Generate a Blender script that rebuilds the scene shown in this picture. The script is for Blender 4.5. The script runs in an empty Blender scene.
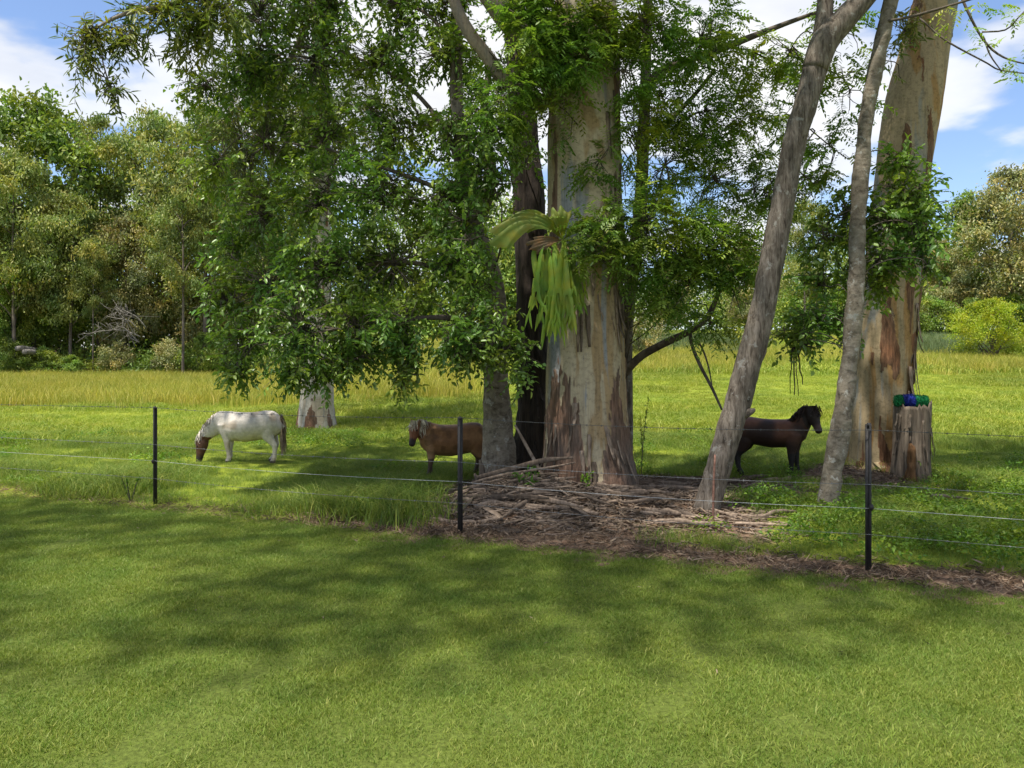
import bpy, math, random
import numpy as np
from mathutils import Vector, Matrix

R = math.radians
rng = np.random.default_rng(7)
random.seed(7)
scene = bpy.context.scene
COL = scene.collection

# ------------------------------------------------------------------ camera
F, HZ, CH = 800.0, 360.0, 1.6           # focal length in px, horizon row, eye height (m)
cam_d = bpy.data.cameras.new('camera')
cam = bpy.data.objects.new('camera', cam_d)
COL.objects.link(cam)
cam.location = (0, 0, CH)
cam.rotation_euler = (R(90), 0, 0)
cam_d.sensor_width = 36.0
cam_d.lens = F / 1024 * 36.0
cam_d.shift_y = -(384 - HZ) / 1024
cam_d.clip_end = 2000
cam_d.clip_start = 0.05
scene.camera = cam

# ------------------------------------------------------------------ sun, sky, exposure
SUN = Vector((-0.24, -0.27, 0.93)).normalized()      # direction towards the sun
sun_d = bpy.data.lights.new('sun', 'SUN')
sun_d.energy = 2.75
sun_d.angle = R(0.9)
sun_d.color = (1.0, 0.95, 0.86)
sun = bpy.data.objects.new('sun', sun_d)
COL.objects.link(sun)
sun.rotation_euler = SUN.to_track_quat('Z', 'Y').to_euler()

world = bpy.data.worlds.new('World')
scene.world = world
world.use_nodes = True
nt = world.node_tree
nt.nodes.clear()


def N(nt, kind, **kw):
    n = nt.nodes.new(kind)
    for k, v in kw.items():
        if k.startswith('i_'):
            key = k[2:]
            key = int(key) if key.isdigit() else key.replace('_', ' ')
            n.inputs[key].default_value = v
        else:
            setattr(n, k, v)
    return n


def L(nt, a, b):
    nt.links.new(a, b)


def ramp(nt, src, stops, interp='LINEAR'):
    n = nt.nodes.new('ShaderNodeValToRGB')
    e = n.color_ramp.elements
    while len(e) < len(stops):
        e.new(0.5)
    for el, (p, c) in zip(e, stops):
        el.position = p
        el.color = (c, c, c, 1) if not hasattr(c, '__len__') else (*c, 1)
    n.color_ramp.interpolation = interp
    L(nt, src, n.inputs[0])
    return n.outputs[0]


def math_n(nt, op, a, b=None, c=None, clamp=False):
    n = nt.nodes.new('ShaderNodeMath')
    n.operation = op
    n.use_clamp = clamp
    for i, v in enumerate((a, b, c)):
        if v is None:
            continue
        if isinstance(v, (int, float)):
            n.inputs[i].default_value = v
        else:
            L(nt, v, n.inputs[i])
    return n.outputs[0]


def mixc(nt, fac, a, b, blend='MIX'):
    n = nt.nodes.new('ShaderNodeMix')
    n.data_type = 'RGBA'
    n.blend_type = blend
    for sock, v in ((n.inputs[0], fac), (n.inputs[6], a), (n.inputs[7], b)):
        if isinstance(v, (int, float)):
            sock.default_value = v
        elif hasattr(v, '__len__'):
            sock.default_value = (*v, 1) if len(v) == 3 else v
        else:
            L(nt, v, sock)
    return n.outputs[2]


sky = N(nt, 'ShaderNodeTexSky', sky_type='NISHITA')
sky.sun_disc = False
sky.sun_elevation = math.asin(SUN.z)
sky.sun_rotation = math.atan2(SUN.x, SUN.y)
sky.air_density = 1.0
sky.dust_density = 0.6
sky.ozone_density = 2.0
tc = N(nt, 'ShaderNodeTexCoord')
sp = N(nt, 'ShaderNodeSeparateXYZ')
L(nt, tc.outputs['Generated'], sp.inputs[0])
den = math_n(nt, 'ADD', math_n(nt, 'MAXIMUM', sp.outputs[2], 0.0), 0.16)
cx = math_n(nt, 'DIVIDE', sp.outputs[0], den)
cy = math_n(nt, 'DIVIDE', sp.outputs[1], den)
cb = N(nt, 'ShaderNodeCombineXYZ')
L(nt, cx, cb.inputs[0]); L(nt, cy, cb.inputs[1])
cb.inputs[2].default_value = 3.1
mp = N(nt, 'ShaderNodeMapping')
mp.inputs['Location'].default_value = (7.7, 4.2, 0)
mp.inputs['Scale'].default_value = (1, 1, 1)
L(nt, cb.outputs[0], mp.inputs[0])
n1 = N(nt, 'ShaderNodeTexNoise', i_Scale=1.25, i_Detail=8.0, i_Roughness=0.47)
n1.inputs['Distortion'].default_value = 0.08
L(nt, mp.outputs[0], n1.inputs['Vector'])
n2 = N(nt, 'ShaderNodeTexNoise', i_Scale=2.0, i_Detail=6.0, i_Roughness=0.55)
L(nt, mp.outputs[0], n2.inputs['Vector'])
cmask = ramp(nt, n1.outputs['Fac'], [(0.45, 0), (0.515, 0.8), (0.61, 1)], 'EASE')
ccol = ramp(nt, n2.outputs['Fac'], [(0.3, (2.05, 2.1, 2.2)), (0.65, (2.85, 2.84, 2.85))])
skyb = mixc(nt, 1.0, sky.outputs[0], (0.47, 0.475, 0.515), 'MULTIPLY')
mixed = mixc(nt, cmask, skyb, ccol)
bg = N(nt, 'ShaderNodeBackground')
bg.inputs['Strength'].default_value = 0.15
L(nt, mixed, bg.inputs['Color'])
wo = N(nt, 'ShaderNodeOutputWorld')
L(nt, bg.outputs[0], wo.inputs[0])

vs = scene.view_settings
vs.view_transform = 'Standard'
vs.look = 'None'
vs.gamma = 1.0
vs.exposure = 1.46
vs.use_curve_mapping = False
scene.cycles.max_bounces = 6
scene.cycles.diffuse_bounces = 3
scene.cycles.glossy_bounces = 2
scene.cycles.transmission_bounces = 4
scene.cycles.transparent_max_bounces = 4
scene.cycles.sample_clamp_indirect = 6.0


# ------------------------------------------------------------------ placing helpers
def W(px, py, d):
    """world point seen at a photo position, at depth d metres"""
    return np.array([(px - 512) / F * d, d, CH - (py - HZ) / F * d])


def hashn(ix, iy, iz, seed):
    with np.errstate(over='ignore'):
        h = (ix.astype(np.int64) * 374761393 + iy.astype(np.int64) * 668265263 + iz.astype(np.int64) * 2147483647 + seed * 974711)
        h = (h ^ (h >> 13)) * 1274126177
        h = h ^ (h >> 16)
    return (h & 0xFFFF) / 65535.0


def vnoise(p, seed=0):
    p = np.asarray(p, float)
    i = np.floor(p).astype(np.int64)
    f = p - i
    f = f * f * (3 - 2 * f)
    out = 0
    for dx in (0, 1):
        for dy in (0, 1):
            for dz in (0, 1):
                w = (f[..., 0] if dx else 1 - f[..., 0]) * (f[..., 1] if dy else 1 - f[..., 1]) * (f[..., 2] if dz else 1 - f[..., 2])
                out = out + w * hashn(i[..., 0] + dx, i[..., 1] + dy, i[..., 2] + dz, seed)
    return out


def noise2(x, y, s, seed=0):
    return vnoise(np.stack([x * s, y * s, np.zeros_like(x) + 0.5], -1), seed)


def sstep(a, b, x):
    t = np.clip((x - a) / (b - a), 0, 1)
    return t * t * (3 - 2 * t)


FA = np.array([-3.97, 8.89]); FB = np.array([2.695, 6.04])
FT = (FB - FA) / np.linalg.norm(FB - FA)
FN = np.array([-FT[1], FT[0]])                     # towards the paddock


def fence_s(x, y):
    return (x - FA[0]) * FN[0] + (y - FA[1]) * FN[1]


def hgt(x, y):
    x = np.asarray(x, float); y = np.asarray(y, float)
    u = x / np.maximum(y, 1.0)
    s = 0.018 + (0.068 - 0.018) * sstep(-0.38, -0.12, u)
    t = np.maximum(y - 14, 0)
    z = s * (t - 4 * (1 - np.exp(-t / 4)))
    z = np.where(y > 95, s * (77 + 0.2 * (y - 95)), z)
    bank = (1 - sstep(-0.36, -0.22, u)) * sstep(47, 58, y) * 1.7
    z = z + bank
    s_ = fence_s(x, y)
    bump = sstep(0.0, 1.0, s_) * (noise2(x, y, 0.9, 3) - 0.5) * 0.10
    z = z + np.where(y < 60, bump, 0)
    z = z + 0.17 * np.exp(-((x - 0.35) / 1.3) ** 2 - ((y - 8.75) / 0.8) ** 2)
    z = z + 0.06 * np.exp(-((x - 2.1) / 1.0) ** 2 - ((y - 8.9) / 0.9) ** 2)
    z = z + 0.09 * np.exp(-((x - 4.3) / 0.9) ** 2 - ((y - 10.9) / 0.7) ** 2)
    return z


def H1(x, y):
    return float(hgt(np.array([x]), np.array([y]))[0])


def soil_w(x, y):
    """0 = grassy, 1 = bare earth and litter"""
    s = fence_s(x, y)
    w = (1 - sstep(0.05, 0.55, s + 0.35 * (noise2(x, y, 1.6, 9) - 0.5)))
    w = w * (0.40 + 0.60 * sstep(-2.6, -0.8, x))
    e = np.sqrt(((x - 1.25) / 2.55) ** 2 + ((y - 9.0) / 2.25) ** 2)
    e = e + 0.5 * (noise2(x, y, 1.3, 4) - 0.5)
    w2 = 1 - sstep(0.78, 1.06, e)
    g = np.exp(-((x - 3.0) / 0.75) ** 2 - ((y - 8.3) / 0.9) ** 2)
    w2 = w2 * (1 - 0.9 * sstep(0.35, 0.8, g))
    w3 = np.exp(-((x - 4.55) / 0.75) ** 2 - ((y - 10.6) / 0.8) ** 2) * 1.4
    return np.clip(np.maximum(np.maximum(w, w2), w3), 0, 1)


# ------------------------------------------------------------------ mesh helpers
class MB:
    """collects quads and tris with a per-vertex random value, then links them as ONE mesh object"""

    def __init__(self):
        self.v, self.q, self.t, self.r, self.n = [], [], [], [], 0

    def add(self, V, Q=None, T=None, rnd=None):
        V = np.asarray(V, np.float32).reshape(-1, 3)
        self.v.append(V)
        if Q is not None and len(Q):
            self.q.append(np.asarray(Q, np.int64).reshape(-1, 4) + self.n)
        if T is not None and len(T):
            self.t.append(np.asarray(T, np.int64).reshape(-1, 3) + self.n)
        if rnd is None:
            rnd = np.full(len(V), 0.5)
        self.r.append(np.broadcast_to(np.asarray(rnd, np.float32), (len(V),)))
        self.n += len(V)
        return self

    def mesh(self, name, mat=None, origin=(0, 0, 0), smooth=True):
        me = bpy.data.meshes.new(name)
        V = np.concatenate(self.v) - np.asarray(origin, np.float32)
        Q = np.concatenate(self.q) if self.q else np.zeros((0, 4), np.int64)
        T = np.concatenate(self.t) if self.t else np.zeros((0, 3), np.int64)
        me.vertices.add(len(V)); me.vertices.foreach_set('co', V.ravel().astype(np.float32))
        me.loops.add(len(Q) * 4 + len(T) * 3)
        me.loops.foreach_set('vertex_index', np.concatenate([Q.ravel(), T.ravel()]).astype(np.int32))
        me.polygons.add(len(Q) + len(T))
        st = np.concatenate([np.arange(len(Q)) * 4, len(Q) * 4 + np.arange(len(T)) * 3]).astype(np.int32)
        me.polygons.foreach_set('loop_start', st)
        me.update(calc_edges=True)
        me.validate()
        at = me.attributes.new('rnd', 'FLOAT', 'POINT')
        rr = np.concatenate(self.r).astype(np.float32)
        if len(rr) == len(me.vertices):
            at.data.foreach_set('value', rr)
        if smooth:
            me.polygons.foreach_set('use_smooth', np.ones(len(me.polygons), bool))
        if mat:
            me.materials.append(mat)
        return me

    def build(self, name, mat, parent=None, smooth=True, origin=None):
        o_ = np.array(parent.location) if (parent is not None and origin is None) else (origin if origin is not None else (0, 0, 0))
        if parent is not None and parent.parent is not None:
            o_ = np.array(parent.parent.location) + np.array(parent.location)
        me = self.mesh(name, mat, o_, smooth)
        ob = bpy.data.objects.new(name, me)
        COL.objects.link(ob)
        if parent is not None:
            ob.parent = parent
        elif origin is not None:
            ob.location = origin
        return ob


def tag(o, label=None, cat=None, group=None, kind=None):
    if label: o['label'] = label
    if cat: o['category'] = cat
    if group: o['group'] = group
    if kind: o['kind'] = kind
    return o


def thing(name, label, cat, loc=(0, 0, 0), group=None):
    o = bpy.data.objects.new(name, None)
    o.empty_display_size = 0.2
    COL.objects.link(o)
    o.location = tuple(float(v) for v in loc)
    return tag(o, label, cat, group)


def resample(P, n):
    """Catmull-Rom through P, n samples; returns points of any width"""
    P = np.asarray(P, float)
    if len(P) == 2:
        t = np.linspace(0, 1, n)[:, None]
        return P[0] * (1 - t) + P[1] * t
    E = np.vstack([2 * P[0] - P[1], P, 2 * P[-1] - P[-2]])
    s = np.linspace(0, len(P) - 1 - 1e-9, n)
    i = s.astype(int)
    t = (s - i)[:, None]
    a, b, c, d = E[i], E[i + 1], E[i + 2], E[i + 3]
    return 0.5 * ((2 * b) + (-a + c) * t + (2 * a - 5 * b + 4 * c - d) * t ** 2 + (-a + 3 * b - 3 * c + d) * t ** 3)


def tube(P, rad, seg=8, n=None, rough=0.0, nseed=0, nscale=6.0, flut=0.0, flat=1.0, zstretch=0.35, cap=True, rnd=0.5):
    """tapered tube along P (k,3) with radii; returns V,Q,T,rnd"""
    P = np.asarray(P, float); rad = np.asarray(rad, float)
    if n is not None:
        A = resample(np.column_stack([P, rad]), n)
        P, rad = A[:, :3], np.maximum(A[:, 3], 1e-4)
    k = len(P)
    Tn = np.gradient(P, axis=0)
    Tn /= np.linalg.norm(Tn, axis=1)[:, None] + 1e-9
    ref = np.array([0.0, -1.0, 0.0]) if abs(Tn[:, 1]).mean() < 0.8 else np.array([0.0, 0, 1.0])
    U = np.cross(Tn, ref); U /= np.linalg.norm(U, axis=1)[:, None] + 1e-9
    B = np.cross(U, Tn)
    th = np.arange(seg) / seg * 2 * math.pi
    c, s = np.cos(th), np.sin(th)
    rr = np.repeat(rad[:, None], seg, 1)
    if flut > 0:
        g = np.linspace(0, 1, k)[:, None]
        rr = rr * (1 + flut * np.exp(-g * 7) * (np.sin(5 * th + nseed)[None] * 0.6 + np.sin(3 * th + 2 * nseed)[None] * 0.4))
    V = P[:, None] + (U[:, None] * c[None, :, None] + B[:, None] * s[None, :, None] * flat) * rr[..., None]
    if rough > 0:
        nz = vnoise(V * np.array([nscale, nscale, nscale * zstretch]), nseed) - 0.5
        nz2 = vnoise(V * np.array([nscale, nscale, nscale * zstretch]) * 2.7, nseed + 5) - 0.5
        off = (nz + 0.45 * nz2) * rough
        V = V + (U[:, None] * c[None, :, None] + B[:, None] * s[None, :, None]) * (off * rr * 2)[..., None]
    V = V.reshape(-1, 3)
    i = np.arange(k - 1)[:, None] * seg; j = np.arange(seg)[None]; j2 = (j + 1) % seg
    Q = np.stack([i + j, i + j2, i + seg + j2, i + seg + j], -1).reshape(-1, 4)
    T = []
    if cap:
        V = np.vstack([V, P[0], P[-1]])
        a, b = k * seg, k * seg + 1
        for m in range(seg):
            T.append((a, (m + 1) % seg, m)); T.append((b, (k - 1) * seg + m, (k - 1) * seg + (m + 1) % seg))
    return V, Q, T, np.full(len(V), rnd)


def unit(a):
    return a / (np.linalg.norm(a, axis=-1, keepdims=True) + 1e-9)


def leaves(P, D, Nn, Ln, Wd, fold=0.25, rnd=None, curl=0.15):
    """leaf blades: 6 verts, 2 quads each, folded along the midrib"""
    n = len(P)
    D = unit(D)
    S = unit(np.cross(D, Nn)); Nn = np.cross(S, D)
    Ln = np.broadcast_to(np.asarray(Ln, float), (n,))[:, None]; Wd = np.broadcast_to(np.asarray(Wd, float), (n,))[:, None]
    def pt(a, b, c):
        return P + D * Ln * a + S * Wd * b + Nn * (Wd * abs(b) * fold * 2 - Ln * c * curl)
    V = np.stack([pt(0, 0, 0), pt(0.32, 0.46, 0.2), pt(0.68, 0.36, 0.55), pt(1, 0, 1.0), pt(0.68, -0.36, 0.55), pt(0.32, -0.46, 0.2)], 1).reshape(-1, 3)
    b = np.arange(n)[:, None] * 6
    Q = np.concatenate([b + [0, 1, 2, 3], b + [0, 3, 4, 5]], 0)
    r = rng.random(n) if rnd is None else rnd
    return V, Q, None, np.repeat(r, 6)


# ------------------------------------------------------------------ materials
def new_mat(name):
    m = bpy.data.materials.new(name)
    m.use_nodes = True
    nt = m.node_tree
    nt.nodes.clear()
    out = nt.nodes.new('ShaderNodeOutputMaterial')
    return m, nt, out


def attr(nt, name):
    n = nt.nodes.new('ShaderNodeAttribute')
    n.attribute_name = name
    return n


def noise_t(nt, scale, detail=4, rough=0.5, vec=None, coords='Object', stretch=None, dist=0.0):
    n = N(nt, 'ShaderNodeTexNoise', i_Scale=scale, i_Detail=float(detail), i_Roughness=rough)
    n.inputs['Distortion'].default_value = dist
    if vec is None:
        if coords == 'World':
            g = nt.nodes.new('ShaderNodeNewGeometry'); vec = g.outputs['Position']
        else:
            t = nt.nodes.new('ShaderNodeTexCoord'); vec = t.outputs[coords]
    if stretch is not None:
        m = nt.nodes.new('ShaderNodeMapping')
        m.inputs['Scale'].default_value = stretch
        L(nt, vec, m.inputs[0]); vec = m.outputs[0]
    L(nt, vec, n.inputs['Vector'])
    return n.outputs['Fac']


def leaf_mat(name, cols, transl=0.35, rough=0.5, spec=0.35, tcol=(1.25, 1.35, 0.55), patch=0.6, patch_scale=0.8, inst=False, hue=0.7):
    m, nt, out = new_mat(name)
    a = attr(nt, 'rnd')
    k = len(cols)
    base = ramp(nt, a.outputs['Fac'], [(i / (k - 1), c) for i, c in enumerate(cols)])
    nz = noise_t(nt, patch_scale, 3, coords='World')
    v = ramp(nt, nz, [(0.3, 1 - patch * 0.5), (0.7, 1 + patch * 0.5)])
    base = mixc(nt, 1.0, base, v, 'MULTIPLY')
    hz_ = noise_t(nt, patch_scale * 1.7, 3, 0.6, coords='World')
    base = mixc(nt, hue, base, ramp(nt, hz_, [(0.34, (1.35, 1.0, 0.62)), (0.5, (1.0, 1.0, 1.0)), (0.66, (0.72, 1.0, 1.15))]), 'MULTIPLY')
    if inst:
        oi = nt.nodes.new('ShaderNodeObjectInfo')
        v2 = ramp(nt, oi.outputs['Random'], [(0, (0.8, 0.85, 0.8)), (1, (1.2, 1.12, 1.1))])
        base = mixc(nt, 1.0, base, v2, 'MULTIPLY')
    p = N(nt, 'ShaderNodeBsdfPrincipled')
    p.inputs['Roughness'].default_value = rough
    p.inputs['Specular IOR Level'].default_value = spec
    L(nt, base, p.inputs['Base Color'])
    tr = N(nt, 'ShaderNodeBsdfTranslucent')
    L(nt, mixc(nt, 1.0, base, tcol, 'MULTIPLY'), tr.inputs['Color'])
    mx = N(nt, 'ShaderNodeMixShader')
    mx.inputs[0].default_value = transl
    L(nt, p.outputs[0], mx.inputs[1]); L(nt, tr.outputs[0], mx.inputs[2])
    L(nt, mx.outputs[0], out.inputs[0])
    return m


def simple_mat(name, c1, c2, scale=8, rough=0.85, bump=0.4, stretch=None, detail=6, spec=0.25, dist_=0.01, use_rnd=False, metal=0.0):
    m, nt, out = new_mat(name)
    nz = noise_t(nt, scale, detail, 0.6, stretch=stretch)
    col = ramp(nt, nz, [(0.3, c1), (0.7, c2)])
    if use_rnd:
        a = attr(nt, 'rnd')
        col = mixc(nt, 1.0, col, ramp(nt, a.outputs['Fac'], [(0, 0.5), (1, 1.6)]), 'MULTIPLY')
    p = N(nt, 'ShaderNodeBsdfPrincipled')
    p.inputs['Roughness'].default_value = rough
    p.inputs['Specular IOR Level'].default_value = spec
    p.inputs['Metallic'].default_value = metal
    L(nt, col, p.inputs['Base Color'])
    if bump:
        b = N(nt, 'ShaderNodeBump')
        b.inputs['Strength'].default_value = bump
        b.inputs['Distance'].default_value = dist_
        L(nt, nz, b.inputs['Height']); L(nt, b.outputs[0], p.inputs['Normal'])
    L(nt, p.outputs[0], out.inputs[0])
    return m


def fbm(p, seed, o=4):
    v = 0; a_ = 0.5; tot = 0
    for q in range(o):
        v = v + a_ * vnoise(p * 2.0 ** q, seed + q * 7); tot += a_; a_ *= 0.55
    return v / tot


def plated_trunk(P, r, seg, n, seed, base_z, foot_h, thr, rough=0.045, flut=0.1, lift=0.016):
    """gum trunk whose old bark stands proud of the smooth new bark; returns V,Q,T,rnd and the plate mask"""
    V, Q, T, r_ = tube(P, r, seg, n, rough=rough, nseed=seed, nscale=2.6, flut=flut, zstretch=0.3)
    A_ = resample(np.column_stack([P, r]), n)
    C_ = np.repeat(A_[:, :3], seg, 0)
    m = len(C_)
    O = unit((V[:m] - C_) * np.array([1, 1, 0.15]))
    rel = V[:m] - np.array([C_[0, 0], C_[0, 1], base_z])
    warp = fbm(rel * np.array([3, 3, 1.0]), seed + 3, 3)[:, None] - 0.5
    q = rel * np.array([4.6, 4.6, 0.62]) + warp * np.array([1.6, 1.6, 0.8])
    f = fbm(q, seed + 11, 5) + 0.22 * np.clip(1 - rel[:, 2] / foot_h, 0, 1) ** 0.8
    mask = sstep(thr, thr + 0.022, f)
    fib = fbm(rel * np.array([34, 34, 3.0]), seed + 21, 3) - 0.5
    lump = fbm(rel * np.array([9, 9, 5.0]), seed + 31, 3) - 0.5
    off = mask * (lift + 0.030 * fib) + 0.010 * lump
    V = V.copy(); V[:m] += O * off[:, None]
    return V, Q, T, np.r_[mask, 0, 0]


def gum_mat(name, cream, grey, tan, brown, bump=0.5):
    """smooth gum bark in cream, blue-grey and tan sheets; old fibrous bark where the plates are"""
    m, nt, out = new_mat(name)
    big = noise_t(nt, 1.0, 4, 0.55, stretch=(2.4, 2.4, 0.36), dist=0.7)
    col = ramp(nt, big, [(0.38, grey), (0.43, cream), (0.54, cream), (0.57, tan), (0.63, tan), (0.67, grey)])
    streak = noise_t(nt, 1.0, 6, 0.65, stretch=(16, 16, 0.9), dist=0.5)
    col = mixc(nt, 0.6, col, ramp(nt, streak, [(0.30, 0.45), (0.50, 1.0), (0.7, 1.15)]), 'MULTIPLY')
    spk = noise_t(nt, 20, 6, 0.72)
    col = mixc(nt, 0.7, col, ramp(nt, spk, [(0.34, 0.5), (0.5, 1.0), (0.7, 1.1)]), 'MULTIPLY')
    a = attr(nt, 'rnd')
    bf = noise_t(nt, 1.0, 7, 0.7, stretch=(46, 46, 4.5))
    bb = noise_t(nt, 3.0, 4, 0.6, stretch=(1, 1, 0.5))
    bcol = ramp(nt, bf, [(0.30, tuple(c * 0.35 for c in brown)), (0.5, brown), (0.72, tuple(min(1, c * 2.0) for c in brown))])
    bcol = mixc(nt, 0.8, bcol, ramp(nt, bb, [(0.35, (1.25, 0.95, 0.8)), (0.65, (0.85, 0.95, 1.05))]), 'MULTIPLY')
    col = mixc(nt, ramp(nt, a.outputs['Fac'], [(0.25, 0), (0.7, 1)]), col, bcol)
    p = N(nt, 'ShaderNodeBsdfPrincipled')
    p.inputs['Roughness'].default_value = 0.8
    p.inputs['Specular IOR Level'].default_value = 0.2
    L(nt, col, p.inputs['Base Color'])
    h_ = math_n(nt, 'ADD', math_n(nt, 'MULTIPLY', bf, math_n(nt, 'ADD', math_n(nt, 'MULTIPLY', a.outputs['Fac'], 1.0), 0.08)), math_n(nt, 'MULTIPLY', spk, 0.25))
    b = N(nt, 'ShaderNodeBump')
    b.inputs['Strength'].default_value = bump
    b.inputs['Distance'].default_value = 0.03
    L(nt, h_, b.inputs['Height']); L(nt, b.outputs[0], p.inputs['Normal'])
    L(nt, p.outputs[0], out.inputs[0])
    return m


def bark_mat(name, dark, mid, pale, sc=(30, 30, 5), lichen=0.5, ring=0.0):
    """grey bark: fissures at two scales, pale lichen spots"""
    m, nt, out = new_mat(name)
    f1 = noise_t(nt, 1.0, 7, 0.65, stretch=sc, dist=0.6)
    f2 = noise_t(nt, 1.0, 6, 0.7, stretch=tuple(c * 3 for c in sc), dist=0.4)
    big = noise_t(nt, 2.2, 5, 0.6, stretch=(1, 1, 0.6))
    hh = math_n(nt, 'ADD', math_n(nt, 'MULTIPLY', f1, 0.65), math_n(nt, 'MULTIPLY', f2, 0.35))
    col = ramp(nt, hh, [(0.36, dark), (0.48, mid), (0.62, pale)])
    col = mixc(nt, 0.8, col, ramp(nt, big, [(0.32, (0.62, 0.60, 0.56)), (0.5, 1.0), (0.7, (1.25, 1.22, 1.12))]), 'MULTIPLY')
    li = noise_t(nt, 9, 5, 0.7)
    col = mixc(nt, ramp(nt, li, [(0.58, 0), (0.64, lichen)]), col, (0.40, 0.40, 0.36))
    p = N(nt, 'ShaderNodeBsdfPrincipled'); p.inputs['Roughness'].default_value = 0.9
    p.inputs['Specular IOR Level'].default_value = 0.15
    L(nt, col, p.inputs['Base Color'])
    b = N(nt, 'ShaderNodeBump'); b.inputs['Strength'].default_value = 0.9; b.inputs['Distance'].default_value = 0.02
    L(nt, hh, b.inputs['Height']); L(nt, b.outputs[0], p.inputs['Normal'])
    L(nt, p.outputs[0], out.inputs[0])
    return m


M = {}
M['leaf_dark'] = leaf_mat('dark_broad_leaf', [(0.075, 0.144, 0.029), (0.135, 0.225, 0.038), (0.195, 0.303, 0.047), (0.331, 0.419, 0.065)], 0.30, 0.38, 0.5)
M['leaf_mid'] = leaf_mat('feathery_leaf', [(0.099, 0.186, 0.035), (0.161, 0.261, 0.042), (0.234, 0.326, 0.055), (0.373, 0.425, 0.068)], 0.38, 0.42, 0.45)
M['leaf_gum'] = leaf_mat('gum_leaf', [(0.082, 0.135, 0.032), (0.128, 0.177, 0.039), (0.192, 0.228, 0.050), (0.274, 0.278, 0.068)], 0.32, 0.45, 0.4)
M['leaf_bright'] = leaf_mat('bright_sapling_leaf', [(0.10, 0.20, 0.02), (0.16, 0.28, 0.03)], 0.4)
M['bg_olive'] = leaf_mat('olive_gum_leaf', [(0.114, 0.162, 0.045), (0.180, 0.228, 0.062), (0.266, 0.295, 0.084), (0.342, 0.313, 0.105)], 0.3, patch_scale=0.45, patch=0.8)
M['bg_green'] = leaf_mat('green_woodland_leaf', [(0.094, 0.153, 0.036), (0.151, 0.223, 0.045), (0.221, 0.295, 0.056), (0.290, 0.346, 0.071)], 0.3, patch_scale=0.45, patch=0.8)
M['bg_grey'] = leaf_mat('grey_green_leaf', [(0.162, 0.173, 0.076), (0.244, 0.247, 0.103), (0.346, 0.329, 0.137), (0.445, 0.384, 0.182)], 0.25, patch_scale=0.5, patch=0.8)
M['bg_yellow'] = leaf_mat('yellow_green_bush_leaf', [(0.221, 0.276, 0.020), (0.325, 0.372, 0.030), (0.416, 0.444, 0.040)], 0.4, patch_scale=0.8)
M['gum_bark'] = gum_mat('cream_gum_bark', (0.46, 0.38, 0.25), (0.27, 0.275, 0.27), (0.36, 0.255, 0.135), (0.150, 0.104, 0.074))
M['gum_bark2'] = gum_mat('tan_gum_bark', (0.31, 0.24, 0.14), (0.22, 0.22, 0.195), (0.29, 0.175, 0.07), (0.13, 0.075, 0.042))
M['gum_bark3'] = gum_mat('pale_gum_bark', (0.42, 0.38, 0.31), (0.32, 0.31, 0.29), (0.37, 0.31, 0.23), (0.14, 0.09, 0.06))
M['grey_bark'] = bark_mat('grey_smooth_bark', (0.062, 0.050, 0.036), (0.18, 0.152, 0.115), (0.28, 0.245, 0.19), (9, 9, 12), 0.6)
M['rough_bark'] = bark_mat('rough_grey_bark', (0.030, 0.022, 0.016), (0.125, 0.103, 0.082), (0.225, 0.192, 0.158), (26, 26, 4.5), 0.4)
M['dark_bark'] = simple_mat('blackened_bark', (0.012, 0.010, 0.009), (0.06, 0.045, 0.035), 8, 0.95, 1.0, (3, 3, 0.35), 8, dist_=0.03)
M['limb_bark'] = simple_mat('twig_bark', (0.05, 0.04, 0.03), (0.16, 0.13, 0.10), 10, 0.9, 0.5, None, 5)
M['bg_bark'] = simple_mat('woodland_bark', (0.06, 0.048, 0.038), (0.22, 0.18, 0.145), 5, 0.9, 0.5, (1, 1, 0.3), 5)
M['dead_wood'] = simple_mat('bleached_dead_wood', (0.14, 0.125, 0.11), (0.27, 0.25, 0.22), 6, 0.9, 0.3)
M['bark_strip'] = simple_mat('shed_bark', (0.082, 0.056, 0.039), (0.255, 0.195, 0.145), 7, 0.9, 0.6, (4, 4, 1), 7, use_rnd=True)
M['litter'] = simple_mat('leaf_litter', (0.09, 0.062, 0.043), (0.24, 0.18, 0.125), 5, 0.95, 0.3, use_rnd=True)
M['straw'] = simple_mat('dead_grass', (0.13, 0.085, 0.055), (0.30, 0.215, 0.14), 3, 0.9, 0.0, use_rnd=True)
M['post'] = simple_mat('black_painted_steel', (0.012, 0.012, 0.012), (0.035, 0.03, 0.028), 30, 0.6, 0.3, spec=0.4)
M['wire'] = simple_mat('galvanised_wire', (0.13, 0.13, 0.13), (0.26, 0.26, 0.26), 60, 0.6, 0.0)
M['wire_d'] = simple_mat('weathered_barbed_wire', (0.05, 0.05, 0.05), (0.13, 0.13, 0.125), 60, 0.6, 0.0)
M['wire_w'] = simple_mat('pale_electric_wire', (0.42, 0.43, 0.43), (0.58, 0.58, 0.57), 60, 0.5, 0.0)
M['rust'] = simple_mat('rusty_steel', (0.10, 0.05, 0.035), (0.22, 0.12, 0.09), 40, 0.9, 0.4)
M['stump'] = simple_mat('weathered_stump_wood', (0.055, 0.040, 0.030), (0.22, 0.175, 0.13), 5, 0.95, 1.0, (4, 4, 0.5), 8, dist_=0.03)
M['fern'] = leaf_mat('staghorn_frond', [(0.144, 0.245, 0.023), (0.237, 0.331, 0.035), (0.306, 0.389, 0.053)], 0.35, 0.5, patch_scale=4)
M['fern_shield'] = leaf_mat('staghorn_shield', [(0.151, 0.210, 0.025), (0.251, 0.287, 0.052)], 0.4, 0.55, patch_scale=5)
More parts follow.
